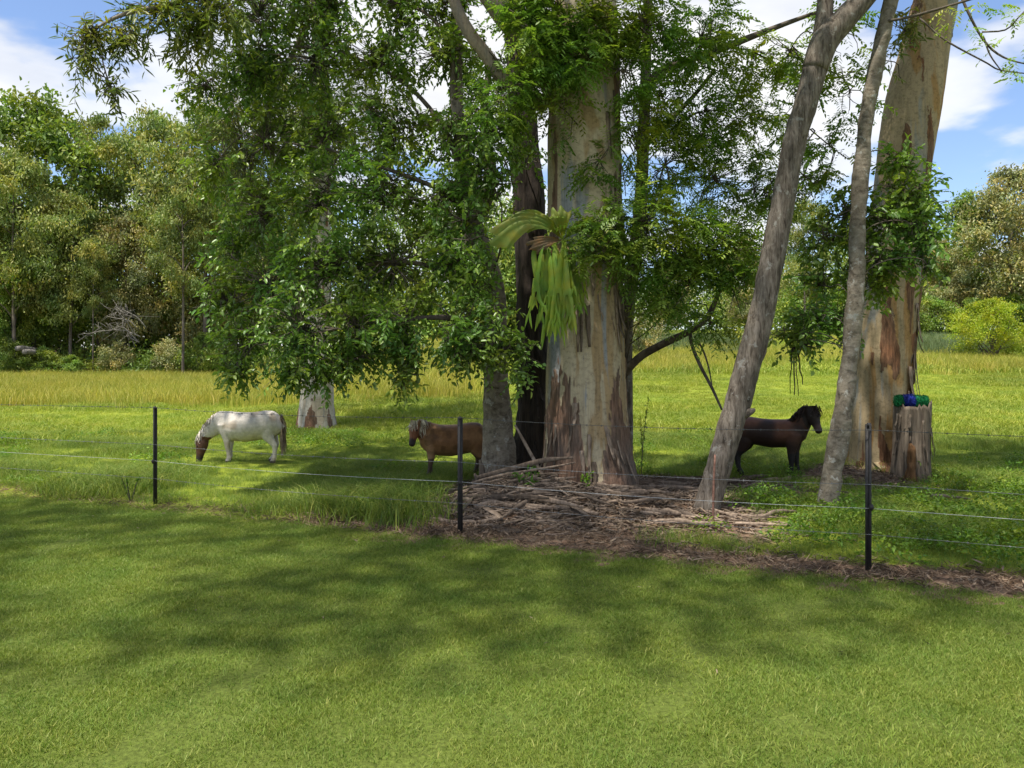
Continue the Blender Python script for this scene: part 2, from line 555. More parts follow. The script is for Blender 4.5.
M['fern_dead'] = leaf_mat('withered_shield', [(0.16, 0.10, 0.05), (0.28, 0.20, 0.10)], 0.15, 0.8, patch_scale=6)
M['weed'] = leaf_mat('broad_weed_leaf', [(0.075, 0.15, 0.016), (0.125, 0.22, 0.022), (0.20, 0.29, 0.03)], 0.38, 0.5, patch_scale=1.2, inst=True)


def grass_mat(name, stops, big=(0.75, 1.25), scale=0.7, transl=0.35):
    m, nt, out = new_mat(name)
    a = attr(nt, 'rnd')
    k = len(stops)
    base = ramp(nt, a.outputs['Fac'], [(i / (k - 1), c) for i, c in enumerate(stops)])
    n1 = noise_t(nt, scale, 4, 0.6, coords='World')
    base = mixc(nt, 1.0, base, ramp(nt, n1, [(0.32, big[0]), (0.68, big[1])]), 'MULTIPLY')
    n2 = noise_t(nt, scale * 5, 4, 0.6, coords='World')
    base = mixc(nt, 1.0, base, ramp(nt, n2, [(0.35, (1.12, 1.05, 0.95)), (0.65, (0.88, 0.97, 0.95))]), 'MULTIPLY')
    oi = nt.nodes.new('ShaderNodeObjectInfo')
    base = mixc(nt, 1.0, base, ramp(nt, oi.outputs['Random'], [(0, (0.85, 0.9, 0.85)), (1, (1.15, 1.1, 1.1))]), 'MULTIPLY')
    p = N(nt, 'ShaderNodeBsdfPrincipled')
    p.inputs['Roughness'].default_value = 0.55
    p.inputs['Specular IOR Level'].default_value = 0.25
    L(nt, base, p.inputs['Base Color'])
    tr = N(nt, 'ShaderNodeBsdfTranslucent')
    L(nt, mixc(nt, 1.0, base, (1.15, 1.2, 0.7), 'MULTIPLY'), tr.inputs['Color'])
    mx = N(nt, 'ShaderNodeMixShader'); mx.inputs[0].default_value = transl
    L(nt, p.outputs[0], mx.inputs[1]); L(nt, tr.outputs[0], mx.inputs[2])
    L(nt, mx.outputs[0], out.inputs[0])
    return m


M['lawn_blade'] = grass_mat('mown_grass', [(0.102, 0.155, 0.022), (0.155, 0.228, 0.032), (0.20, 0.27, 0.045), (0.28, 0.30, 0.08)], (0.92, 1.08), 0.35)
M['paddock_blade'] = grass_mat('paddock_grass', [(0.09, 0.15, 0.022), (0.14, 0.215, 0.032), (0.20, 0.27, 0.042), (0.33, 0.34, 0.09)], (0.8, 1.2), 0.4)
M['field_blade'] = grass_mat('field_grass', [(0.17, 0.24, 0.028), (0.24, 0.305, 0.038), (0.31, 0.355, 0.052), (0.41, 0.41, 0.11)], (0.82, 1.18), 0.12)
M['seed_blade'] = grass_mat('seeding_grass', [(0.22, 0.25, 0.033), (0.34, 0.335, 0.048), (0.44, 0.405, 0.078), (0.50, 0.42, 0.14)], (0.85, 1.15), 0.12)


def ground_mat():
    m, nt, out = new_mat('paddock_ground')
    a = attr(nt, 'soil')
    n1 = noise_t(nt, 1.2, 6, 0.6, coords='World')
    n2 = noise_t(nt, 9, 6, 0.65, coords='World')
    n3 = noise_t(nt, 0.1, 5, 0.6, coords='World')
    grass = ramp(nt, n3, [(0.35, (0.15, 0.20, 0.02)), (0.6, (0.24, 0.27, 0.03))])
    grass = mixc(nt, 1.0, grass, ramp(nt, n2, [(0.3, 0.7), (0.7, 1.2)]), 'MULTIPLY')
    soil = ramp(nt, n1, [(0.3, (0.13, 0.088, 0.06)), (0.5, (0.19, 0.125, 0.085)), (0.7, (0.24, 0.15, 0.10))])
    soil = mixc(nt, 1.0, soil, ramp(nt, n2, [(0.3, 0.6), (0.7, 1.3)]), 'MULTIPLY')
    f = math_n(nt, 'ADD', a.outputs['Fac'], math_n(nt, 'MULTIPLY', math_n(nt, 'SUBTRACT', n2, 0.5), 0.7))
    col = mixc(nt, ramp(nt, f, [(0.35, 0), (0.6, 1)]), grass, soil)
    p = N(nt, 'ShaderNodeBsdfPrincipled'); p.inputs['Roughness'].default_value = 0.95
    p.inputs['Specular IOR Level'].default_value = 0.1
    L(nt, col, p.inputs['Base Color'])
    b = N(nt, 'ShaderNodeBump'); b.inputs['Strength'].default_value = 0.8; b.inputs['Distance'].default_value = 0.04
    L(nt, n2, b.inputs['Height']); L(nt, b.outputs[0], p.inputs['Normal'])
    L(nt, p.outputs[0], out.inputs[0])
    return m


def lawn_mat():
    m, nt, out = new_mat('lawn_thatch')
    n1 = noise_t(nt, 0.6, 5, 0.6, coords='World')
    n2 = noise_t(nt, 45, 5, 0.7, coords='World')
    col = ramp(nt, n1, [(0.35, (0.10, 0.13, 0.025)), (0.65, (0.125, 0.16, 0.03))])
    col = mixc(nt, 1.0, col, ramp(nt, n2, [(0.3, 0.5), (0.7, 1.4)]), 'MULTIPLY')
    p = N(nt, 'ShaderNodeBsdfPrincipled'); p.inputs['Roughness'].default_value = 0.95
    p.inputs['Specular IOR Level'].default_value = 0.1
    L(nt, col, p.inputs['Base Color'])
    b = N(nt, 'ShaderNodeBump'); b.inputs['Strength'].default_value = 0.9; b.inputs['Distance'].default_value = 0.02
    L(nt, n2, b.inputs['Height']); L(nt, b.outputs[0], p.inputs['Normal'])
    L(nt, p.outputs[0], out.inputs[0])
    return m


# ================================================================== GROUND
def axis(dense0, dense1, step, lo, hi, g=1.12):
    a = list(np.arange(dense0, dense1 + 1e-6, step))
    s, v = step, dense1
    while v < hi:
        s *= g; v += s; a.append(v)
    s, v = step, dense0
    while v > lo:
        s *= g; v -= s; a.insert(0, v)
    return np.array(a)


gx = axis(-11, 9, 0.1, -500, 500, 1.10)
gy = axis(4, 17, 0.09, -60, 900, 1.08)
X, Y = np.meshgrid(gx, gy)
Z = hgt(X, Y)
Z = Z + np.where((Y < 17) & (Y > 4), (noise2(X, Y, 6, 11) - 0.5) * 0.035 * soil_w(X, Y), 0)
Z = np.where(fence_s(X, Y) < -0.6, Z - 0.012, Z)
V = np.stack([X, Y, Z], -1).reshape(-1, 3)
ny, nx = X.shape
i = np.arange(ny - 1)[:, None] * nx; j = np.arange(nx - 1)[None]
Q = np.stack([i + j, i + j + 1, i + nx + j + 1, i + nx + j], -1).reshape(-1, 4)
ground = MB().add(V, Q).build('ground', ground_mat())
sw = soil_w(X, Y)
dirtbank = (1 - sstep(-0.34, -0.24, X / np.maximum(Y, 1))) * sstep(47, 50, Y) * (1 - sstep(66, 90, Y))
sw = np.maximum(sw, dirtbank * 0.9)
at = ground.data.attributes.new('soil', 'FLOAT', 'POINT')
at.data.foreach_set('value', sw.ravel().astype(np.float32))
tag(ground, 'paddock earth and pasture running back to the treeline', 'ground', kind='structure')

# lawn sheet in front of the fence, wavering edge
lv, lq = [], []
ts = np.linspace(-40, 45, 700)
for t_ in ts:
    base = FA + FT * t_
    e = -0.26 + 0.16 * (float(noise2(np.array([t_]), np.array([0.0]), 1.1, 21)[0]) - 0.5) + 0.08 * (float(noise2(np.array([t_]), np.array([3.0]), 4.5, 22)[0]) - 0.5)
    for s_ in (e, -1.2, -3, -6, -12, -30):
        p = base + FN * s_
        lv.append((p[0], p[1], 0.006 if s_ != e else -0.002))
for a in range(len(ts) - 1):
    for b in range(5):
        lq.append((a * 6 + b, a * 6 + b + 1, (a + 1) * 6 + b + 1, (a + 1) * 6 + b))
lawn = MB().add(np.array(lv), np.array(lq)[:, ::-1]).build('lawn', lawn_mat())
tag(lawn, 'mown green lawn in front of the wire fence', 'lawn', kind='structure')


# ================================================================== GRASS (stuff)
def blade_patch(name, nb, rad, h0, h1, w, lean, mat, seed, curve=0.5):
    g = np.random.default_rng(seed)
    a = g.random(nb) * 2 * math.pi; r = rad * np.sqrt(g.random(nb))
    P = np.stack([r * np.cos(a), r * np.sin(a), np.full(nb, -0.004)], -1)
    h = h0 + (h1 - h0) * g.random(nb) ** 1.3
    la = g.random(nb) * 2 * math.pi; ll = lean * g.random(nb)
    D = np.stack([np.cos(la) * ll, np.sin(la) * ll, np.ones(nb)], -1)
    Hd = np.stack([np.cos(la), np.sin(la), np.zeros(nb)], -1)
    sa = g.random(nb) * math.pi
    S = np.stack([np.cos(sa), np.sin(sa), np.zeros(nb)], -1) * (w * (0.6 + 0.8 * g.random(nb)))[:, None]
    m = P + D * h[:, None] * 0.55
    t = P + D * h[:, None] + Hd * (h * curve * g.random(nb))[:, None] - np.array([0, 0, 1.0]) * (h * curve * 0.3)[:, None]
    V = np.stack([P - S, P + S, m + S * 0.75, m - S * 0.75, t], 1).reshape(-1, 3)
    b = np.arange(nb)[:, None] * 5
    mb = MB().add(V, b + [0, 1, 2, 3], b + [3, 2, 4], np.repeat(g.random(nb), 5))
    me = mb.mesh(name, mat)
    return bpy.data.objects.new(name, me)


def scatter(name, P, rot, scl, protos, label, cat, mat):
    me = bpy.data.meshes.new(name)
    me.vertices.add(len(P)); me.vertices.foreach_set('co', np.asarray(P, np.float32).ravel())
    for nm, arr in (('rotz', rot), ('scl', scl)):
        a_ = me.attributes.new(nm, 'FLOAT', 'POINT'); a_.data.foreach_set('value', np.asarray(arr, np.float32))
    a_ = me.attributes.new('pick', 'INT', 'POINT')
    a_.data.foreach_set('value', rng.integers(0, len(protos), len(P)).astype(np.int32))
    me.materials.append(mat)
    ob = bpy.data.objects.new(name, me); COL.objects.link(ob)
    g = bpy.data.node_groups.new(name, 'GeometryNodeTree')
    g.interface.new_socket('Geometry', in_out='INPUT', socket_type='NodeSocketGeometry')
    g.interface.new_socket('Geometry', in_out='OUTPUT', socket_type='NodeSocketGeometry')
    gi = g.nodes.new('NodeGroupInput'); go = g.nodes.new('NodeGroupOutput')
    jn = g.nodes.new('GeometryNodeJoinGeometry')
    for pr in protos:
        oi = g.nodes.new('GeometryNodeObjectInfo'); oi.inputs['Object'].default_value = pr
        oi.inputs['As Instance'].default_value = True
        g.links.new(oi.outputs['Geometry'], jn.inputs[0])
    ip = g.nodes.new('GeometryNodeInstanceOnPoints')
    g.links.new(gi.outputs[0], ip.inputs['Points']); g.links.new(jn.outputs[0], ip.inputs['Instance'])
    ip.inputs['Pick Instance'].default_value = True

    def na(nm, ty):
        n = g.nodes.new('GeometryNodeInputNamedAttribute'); n.data_type = ty
        n.inputs['Name'].default_value = nm
        return n.outputs['Attribute']
    g.links.new(na('pick', 'INT'), ip.inputs['Instance Index'])
    cb = g.nodes.new('ShaderNodeCombineXYZ'); g.links.new(na('rotz', 'FLOAT'), cb.inputs[2])
    g.links.new(cb.outputs[0], ip.inputs['Rotation'])
    g.links.new(na('scl', 'FLOAT'), ip.inputs['Scale'])
    g.links.new(ip.outputs[0], go.inputs[0])
    md = ob.modifiers.new('scatter', 'NODES'); md.node_group = g
    return tag(ob, label, cat, kind='stuff')


def in_view(x, y, m=1.3):
    return np.abs(x) < (0.80 * y + m)


def pts(n, x0, x1, y0, y1):
    return rng.uniform(x0, x1, n), rng.uniform(y0, y1, n)


# lawn
x, y = pts(12500, -9, 9, 2.3, 11.5)
s = fence_s(x, y)
k = (s < -0.27 + 0.18 * (noise2(x, y, 1.1, 31) - 0.5)) & in_view(x, y, 1.6)
x, y = x[k], y[k]
pr = [blade_patch('lawn_tuft', 260, 0.16, 0.008, 0.030, 0.0015, 1.1, M['lawn_blade'], 100 + q) for q in range(7)]
scatter('lawn_grass', np.stack([x, y, np.full(len(x), 0.008)], -1), rng.random(len(x)) * 6.28, 0.8 + 0.5 * rng.random(len(x)), pr,
        'short mown grass blades of the front lawn', 'grass', M['lawn_blade'])
# paddock, near
x, y = pts(14000, -11, 12, 5.5, 17)
s = fence_s(x, y); sw = soil_w(x, y)
k = (s > np.where(x < -1.2, -0.02, 0.12)) & in_view(x, y, 1.5) & (rng.random(len(x)) > sw * 1.15 + 0.02) & (rng.random(len(x)) < 0.72)
x, y = x[k], y[k]
pr = [blade_patch('paddock_tuft', 150, 0.22, 0.04, 0.17, 0.0019, 0.9, M['paddock_blade'], 200 + q, 0.8) for q in range(6)]
big = 0.5 + 0.9 * sstep(0.35, 0.75, noise2(x, y, 0.8, 33)) + 0.2 * rng.random(len(x))
near_f = np.exp(-((fence_s(x, y) - 0.7) / 0.8) ** 2) * (x < -0.4) * (0.6 + 0.9 * sstep(-3.2, -1.6, x))
pony_d = np.minimum(np.minimum(np.hypot(x + 4.1, y - 12.2), np.hypot(x + 0.8, y - 10.7)), np.hypot(x - 3.55, y - 10.8))
big = big * (0.8 + 0.2 * sstep(0.5, 1.3, pony_d))
scatter('paddock_grass', np.stack([x, y, hgt(x, y) - 0.01], -1), rng.random(len(x)) * 6.28, big * (1 + 0.4 * near_f), pr,
        'uneven green paddock grass behind the wire fence', 'grass', M['paddock_blade'])
# paddock, middle distance
x, y = pts(16000, -21, 24, 15.5, 34)
k = in_view(x, y, 2)
x, y = x[k], y[k]
pr = [blade_patch('field_tuft', 80, 0.36, 0.05, 0.17, 0.006, 0.7, M['field_blade'], 300 + q, 0.8) for q in range(5)]
scatter('field_grass', np.stack([x, y, hgt(x, y) - 0.01], -1), rng.random(len(x)) * 6.28,
        0.6 + 0.8 * sstep(0.3, 0.7, noise2(x, y, 0.45, 34)), pr, 'bright sunlit pasture grass in the middle of the paddock', 'grass', M['field_blade'])
# far pasture
x, y = pts(26000, -40, 62, 33, 86)
u = x / y
k = in_view(x, y, 3) & ~((u < -0.22) & (y > 48)) & (rng.random(len(x)) < np.where(y > 60, 0.6, 1))
x, y = x[k], y[k]
pr = [blade_patch('far_tuft', 70, 0.75, 0.12, 0.34, 0.014, 0.6, M['field_blade'], 400 + q, 0.7) for q in range(5)]
scatter('far_pasture', np.stack([x, y, hgt(x, y) - 0.02], -1), rng.random(len(x)) * 6.28, 0.7 + 0.6 * rng.random(len(x)), pr,
        'far yellow-green pasture rising towards the trees', 'grass', M['field_blade'])
# tall seeding grass band
x, y = pts(30000, -36, 42, 21, 66)
u = x / y
wgt = np.where(u < -0.05, sstep(23, 27, y + 3 * (noise2(x, y, 0.35, 36) - 0.5)), 0.85 * sstep(0.30, 0.5, noise2(x, y, 0.14, 37)) * sstep(31, 37, y + 5 * (noise2(x, y, 0.2, 38) - 0.5)))
k = in_view(x, y, 2) & (rng.random(len(x)) < wgt * 0.75) & ~((u < -0.2) & (y > 48.5))
x, y = x[k], y[k]
pr = [blade_patch('seed_tuft', 60, 0.55, 0.22, 0.62, 0.007, 0.28, M['seed_blade'], 500 + q, 0.4) for q in range(5)]
scatter('seeding_grass', np.stack([x, y, hgt(x, y) - 0.02], -1), rng.random(len(x)) * 6.28, 0.75 + 0.5 * rng.random(len(x)), pr,
        'tall yellow grass gone to seed across the back of the paddock', 'grass', M['seed_blade'])


x, y = pts(2600, 0, 40, 44, 64)
u = x / y
k = (((u > 0.12) & (u < 0.30)) | ((u > 0.48) & (u < 0.62))) & (noise2(x, y, 0.22, 39) > 0.42)
x, y = x[k], y[k]
M['reed_blade'] = grass_mat('blue_green_reed', [(0.10, 0.15, 0.06), (0.15, 0.20, 0.09), (0.22, 0.26, 0.13)], (0.85, 1.15), 0.2)
pr = [blade_patch('reed_tuft', 60, 0.6, 0.4, 0.9, 0.012, 0.2, M['reed_blade'], 550 + q, 0.3) for q in range(4)]
scatter('reeds', np.stack([x, y, hgt(x, y) - 0.02], -1), rng.random(len(x)) * 6.28, 0.75 + 0.5 * rng.random(len(x)), pr,
        'blue-green rushes in patches across the far pasture', 'reeds', M['reed_blade'])


def weed_proto(name, nl, rad, h, ls, mat, seed):
    g = np.random.default_rng(seed)
    a = g.random(nl) * 2 * math.pi; r = rad * np.sqrt(g.random(nl))
    P = np.stack([r * np.cos(a), r * np.sin(a), h * (1 - 0.6 * (r / rad) ** 2) * (0.35 + 0.65 * g.random(nl))], -1)
    D = np.stack([np.cos(a), np.sin(a), g.uniform(-0.3, 0.6, nl)], -1) + g.normal(0, 0.5, (nl, 3))
    Nn = np.array([0, 0, 1.0]) + g.normal(0, 0.45, (nl, 3))
    mb = MB()
    mb.add(*leaves(P, D, Nn, ls * (0.6 + 0.8 * g.random(nl)), ls * 0.6 * (0.7 + 0.6 * g.random(nl)), rnd=g.random(nl)))
    me = mb.mesh(name, mat)
    return bpy.data.objects.new(name, me)


x, y = pts(5200, -10, 12, 5.2, 17)
s = fence_s(x, y); sw = soil_w(x, y)
nn = noise2(x, y, 0.7, 41)
dens = sstep(0.45, 0.75, nn) * 0.35 + 0.9 * np.exp(-((x - 4.6) / 1.8) ** 2 - ((y - 7.6) / 1.6) ** 2) + 0.8 * np.exp(-((x - 2.9) / 0.7) ** 2 - ((y - 8.4) / 0.8) ** 2)
k = (s > 0.22) & in_view(x, y, 1.5) & (rng.random(len(x)) < dens) & (rng.random(len(x)) > sw * 0.95)
x, y = x[k], y[k]
pr = [weed_proto('weed_clump', 120, 0.17, 0.17, 0.028, M['weed'], 600 + q) for q in range(6)]
scatter('paddock_weeds', np.stack([x, y, hgt(x, y)], -1), rng.random(len(x)) * 6.28, 0.6 + 0.9 * rng.random(len(x)), pr,
        'low broad-leaved weeds growing through the paddock grass', 'weeds', M['weed'])

# ------------------------------------------------------------------ litter and dead grass (stuff)
n = 60000
x, y = pts(n, -3, 6.5, 5.5, 12.2)
sw = soil_w(x, y); s = fence_s(x, y)
k = (s > -0.3) & in_view(x, y, 1.2) & (rng.random(n) < sw ** 1.5 * np.where(s < 0.4, 0.45, 1.0))
x, y = x[k], y[k]; n = len(x)
a = rng.random(n) * 6.28
D = np.stack([np.cos(a), np.sin(a), rng.normal(0, 0.22, n)], -1)
mb = MB().add(*leaves(np.stack([x, y, hgt(x, y) + 0.008 + 0.03 * rng.random(n)], -1), D, np.array([0, 0, 1.0]) + rng.normal(0, 0.35, (n, 3)),
                      rng.uniform(0.03, 0.13, n), rng.uniform(0.006, 0.022, n)))
tag(mb.build('leaf_litter', M['litter']), 'brown fallen leaves and bark chips under the trees', 'leaf litter', kind='stuff')
n = 170
x, y = pts(n, -6, 6, 4, 9); k = (fence_s(x, y) < -0.3) & (rng.random(n) < 0.35 + 0.65 * (fence_s(x, y) > -1.6)); x, y = x[k], y[k]; n = len(x); a = rng.random(n) * 6.28
mb = MB().add(*leaves(np.stack([x, y, np.full(n, 0.03)], -1), np.stack([np.cos(a), np.sin(a), rng.normal(0, 0.2, n)], -1), np.array([0, 0, 1.0]) + rng.normal(0, 0.35, (n, 3)), rng.uniform(0.02, 0.05, n), rng.uniform(0.006, 0.013, n)))
tag(mb.build('fallen_leaves', M['litter']), 'scattered dry leaves fallen on the lawn', 'leaves', kind='stuff')
n = 30000
t_ = rng.uniform(-4.2, 10.5, n); so = rng.uniform(-0.34, 0.55, n)
x = FA[0] + FT[0] * t_ + FN[0] * so; y = FA[1] + FT[1] * t_ + FN[1] * so
k = in_view(x, y, 1.0) & (rng.random(n) < (1 - sstep(0.2, 0.55, so)) * (0.35 + 0.65 * sstep(0.3, 0.6, noise2(x, y, 2.2, 51)))) & (rng.random(n) < 0.30 + 0.70 * sstep(-2.8, -0.8, x))
x, y = x[k], y[k]; n = len(x)
a = rng.random(n) * 6.28
D = np.stack([np.cos(a), np.sin(a), np.abs(rng.normal(0.3, 0.4, n))], -1)
mb = MB().add(*leaves(np.stack([x, y, hgt(x, y) + 0.002], -1), D, np.array([0, 0, 1.0]) + rng.normal(0, 0.4, (n, 3)),
                      rng.uniform(0.04, 0.12, n), rng.uniform(0.003, 0.008, n)))
tag(mb.build('dead_grass', M['straw']), 'sprayed dead brown grass along the fence line', 'dead grass', kind='stuff')

# ================================================================== WIRE FENCE
fp = [np.array([-3.97, 8.89]), np.array([-0.478, 7.36]), np.array([2.695, 6.04])]
fence = thing('wire_fence', 'low wire fence on three thin black steel posts beside the lawn', 'fence', (*fp[1], 0))
for q, p in enumerate(fp):
    z0 = H1(*p); hp = (1.085, 1.075, 1.125)[q]
    mb = MB()
    for a in (0.5, 2.6, 4.7):                      # three flanges of a star picket
        d = np.array([math.cos(a), math.sin(a)])
        nn_ = np.array([-d[1], d[0]])
        c0 = p + d * 0.0; c1 = p + d * 0.026
        bx = []
        for zz in (z0 - 0.12, z0 + hp - 0.01):
            for cc, th in ((c0, 0.0045), (c1, 0.003)):
                bx.append((*(cc - nn_ * th), zz)); bx.append((*(cc + nn_ * th), zz))
        bx = np.array(bx)
        mb.add(bx, [(0, 1, 3, 2), (4, 6, 7, 5), (0, 4, 5, 1), (2, 3, 7, 6), (0, 2, 6, 4), (1, 5, 7, 3)])
    po = mb.build('post', M['post'], fence, smooth=False)
    for hf in (0.44,):
        zc = z0 + hf * hp
        V, Q, T, r_ = tube([(p[0], p[1] - 0.035, zc - 0.022), (p[0], p[1] - 0.04, zc), (p[0], p[1] - 0.035, zc + 0.022)], [0.012, 0.02, 0.012], 8, 5)
        MB().add(V, Q, T).build('insulator', M['post'], po)
    V, Q, T, r_ = tube([(p[0], p[1], z0 + hp - 0.03), (p[0], p[1], z0 + hp)], [0.017, 0.015], 8)
    MB().add(V, Q, T).build('post_cap', M['post'], po)
ends = [fp[0] - FT * 12] + fp + [fp[2] + FT * 11]
for hf, mt, rad, barb in ((0.985, 'wire_d', 0.0021, True), (0.61, 'wire', 0.0019, True), (0.445, 'wire_w', 0.0017, False), (0.265, 'wire', 0.0016, True)):
    P = []
    for a, b in zip(ends[:-1], ends[1:]):
        for t in np.linspace(0, 1, 14)[:-1]:
            c = a * (1 - t) + b * t
            P.append((c[0] - FN[0] * 0.03, c[1] - FN[1] * 0.03, hf * 1.09 - 0.035 * 4 * t * (1 - t) * (0.6 + 0.4 * hf)))
    P.append((ends[-1][0], ends[-1][1], hf * 1.09))
    P = np.array(P)
    mb = MB(); mb.add(*tube(P, np.full(len(P), rad), 5))
    if barb:
        d_ = np.cumsum(np.r_[0, np.linalg.norm(np.diff(P, axis=0), axis=1)])
        for t in np.arange(3.0, d_[-1] - 2, 0.13):
            c = np.array([np.interp(t, d_, P[:, e]) for e in range(3)])
            for _ in range(2):
                v = rng.normal(0, 1, 3); v[:2] -= FT * (v[:2] @ FT); v = v / np.linalg.norm(v) * 0.013
                mb.add(*tube([c - v, c + v], [0.0013, 0.0013], 3, cap=False))
            f3 = np.array([FT[0], FT[1], 0]) * 0.008
            mb.add(*tube([c - f3, c + f3], [rad * 1.9, rad * 1.9], 5))
    mb.build('wire', M[mt], fence)

# ================================================================== TREES
UP = np.array([0, 0, 1.0])


def TP(rows, d, dd=0.0):
    """trunk rows (left px, right px, row) at depth d -> centre line and radii"""
    P, r = [], []
    for q, (l, rr, y) in enumerate(rows):
        P.append(W((l + rr) / 2, y, d + dd * q / max(1, len(rows) - 1))); r.append((rr - l) / 2 / F * d)
    return np.array(P), np.array(r)


def blob_clumps(c, rx, ry, rz, n, seed, cull=0.36, ns=2.9):
    g = np.random.default_rng(seed)
    v = unit(g.normal(0, 1, (n, 3))) * (g.random(n) ** (1 / 2.4))[:, None]
    P = c + v * np.array([rx, rz, ry])
    keep = vnoise(P * ns + 17.3, 77) > cull
    return P[keep], unit(v + 1e-6)[keep]


def broad_twigs(C, O, nl, ll, lw, tw, droop, g):
    """twigs with alternate leaves"""
    k = len(C)
    D = unit(O * 0.8 + g.normal(0, 0.55, (k, 3)) - UP * droop)
    t = np.linspace(0.05, 1, nl)[None, :, None]
    tl = tw * g.uniform(0.6, 1.3, k)[:, None, None]
    base = C[:, None] + D[:, None] * tl * (t - 0.5) - UP * 0.12 * tl * t ** 2
    S = unit(np.cross(D, UP) + g.normal(0, 0.25, (k, 3)))
    sgn = np.where(np.arange(nl) % 2, 1.0, -1.0)[None, :, None]
    LD = D[:, None] * 0.6 + S[:, None] * sgn * 0.9 - UP * 0.25 + g.normal(0, 0.35, (k, nl, 3))
    NN = UP + g.normal(0, 0.5, (k, nl, 3))
    cl = np.clip(g.random(k)[:, None] * 0.6 + g.random((k, nl)) * 0.4, 0, 1)
    n = k * nl
    A = leaves(base.reshape(-1, 3), LD.reshape(-1, 3), NN.reshape(-1, 3), ll * g.uniform(0.45, 1.35, n), lw * g.uniform(0.6, 1.3, n), rnd=cl.ravel())
    return A, C - D * tl[:, 0] * 0.5, C + D * tl[:, 0] * 0.45


def pinnate_twigs(C, O, nr, nl, rl, ll, lw, droop, g):
    k = len(C)
    D = unit(np.repeat(O[:, None], nr, 1) * 0.5 + g.normal(0, 0.75, (k, nr, 3)) * np.array([1, 1, 0.6]) - UP * droop)
    t = np.linspace(0.18, 1, nl)[None, None, :, None]
    L_ = rl * g.uniform(0.65, 1.25, (k, nr))[..., None, None]
    base = C[:, None, None] + D[:, :, None] * L_ * t - UP * 0.28 * L_ * t ** 2
    S = unit(np.cross(D, UP + g.normal(0, 0.3, (k, nr, 3))))
    sgn = np.where(np.arange(nl) % 2, 1.0, -1.0)[None, None, :, None]
    LD = D[:, :, None] * 0.45 + S[:, :, None] * sgn - UP * 0.22 + g.normal(0, 0.16, (k, nr, nl, 3))
    NN = np.repeat((UP + g.normal(0, 0.35, (k, nr, 3)))[:, :, None], nl, 2)
    n = k * nr * nl
    cl = np.clip(g.random(k)[:, None, None] * 0.6 + g.random((k, nr, 1)) * 0.25 + g.random((k, nr, nl)) * 0.15, 0, 1)
    A = leaves(base.reshape(-1, 3), LD.reshape(-1, 3), NN.reshape(-1, 3), ll * g.uniform(0.7, 1.2, n), lw * g.uniform(0.8, 1.2, n), rnd=cl.ravel(), fold=0.15)
    return A, C, C + D.mean(1) * rl * 0.4


def limb_to(mb, A, c, r0, r1, seed, sag=0.15, seg=7, n=9):
    g = np.random.default_rng(seed)
    d = np.linalg.norm(c - A)
    m1 = A + (c - A) * 0.35 + g.normal(0, 0.07, 3) * d + UP * sag * d
    m2 = A + (c - A) * 0.7 + g.normal(0, 0.07, 3) * d + UP * sag * 0.8 * d
    pts_ = [A, m1, m2, c]
    mb.add(*tube(pts_, [r0, r0 * 0.72 + r1 * 0.28, (r0 + r1) / 2, r1], seg, n, rough=0.08, nseed=seed))
    return resample(np.array(pts_), 12)


def make_crown(tree, trunk_P, blobs, style, mat, per_m2=26, seed=0, limb_r=0.035, limb_mat='limb_bark', attach=None, cull=0.34, extra=None):
    """blobs: (px, py, depth, rx px, ry px[, density]); limbs with twigs are parts, the leaves one crown"""
    g = np.random.default_rng(seed)
    crown = MB()
    TR = resample(np.asarray(trunk_P), 60)
    paths = [resample(np.asarray(a_), 40) for a_ in attach] if attach else []
    for q, b in enumerate(blobs):
        px, py, d, rx, ry = b[:5]
        dens = b[5] if len(b) > 5 else 1.0
        c = W(px, py, d); rx, ry = rx / F * d, ry / F * d
        rz = (rx + ry) * 0.45
        n = int(per_m2 * dens * math.pi * rx * ry * 1.6) + 4
        C, O = blob_clumps(c, rx, ry, rz, n, seed * 100 + q, cull if dens <= 1.3 else 0.0)
        if len(C) < 2:
            continue
        big = b[6] if len(b) > 6 else 1.0
        if style == 'broad':
            A, s0, s1 = broad_twigs(C, O, 14, 0.078 * big, 0.042 * big, 0.34 * big, 0.35, g)
        elif style == 'gum':
            A, s0, s1 = broad_twigs(C, O, 13, 0.115 * big, 0.026 * big, 0.34 * big, 0.75, g)
        else:
            A, s0, s1 = pinnate_twigs(C, O, 5, 13, 0.26 * big, 0.062 * big, 0.024 * big, 0.12, g)
        crown.add(*A)
        if limb_r <= 0:
            continue
        # limb from trunk to the blob, then thin twigs to every clump
        hd = np.linalg.norm(TR[:, :2] - c[:2], axis=1)
        want = np.clip(c[2] - 0.35 * hd.min(), TR[0, 2] + 0.6, TR[-1, 2])
        A0 = TR[np.argmin(np.abs(TR[:, 2] - want))]
        if paths:
            allp = np.concatenate([p_[4:] for p_ in paths]); A0 = allp[np.argmin(np.linalg.norm(allp - c, axis=1) + 0.4 * np.abs(allp[:, 2] - c[2]))]
        lm = MB()
        dist = np.linalg.norm(c - A0)
        line = limb_to(lm, A0, c, limb_r * (0.5 + 0.28 * dist), 0.008, seed * 50 + q)
        for e in range(len(C)):
            tgt = s0[e]
            kx = np.argmin(np.linalg.norm(line[4:] - tgt, axis=1)) + 4
            mid = (line[kx] + tgt) / 2 + g.normal(0, 0.05, 3)
            lm.add(*tube([line[kx], mid, tgt, s1[e]], [0.007, 0.005, 0.0035, 0.002], 3, 5, cap=False))
        lm.build('limb', M[limb_mat], tree)
    ob = crown.build('crown', mat, tree, smooth=False)
    ob['kind'] = 'stuff'
    return ob


def base_of(P):
    return (float(P[0][0]), float(P[0][1]), H1(P[0][0], P[0][1]))


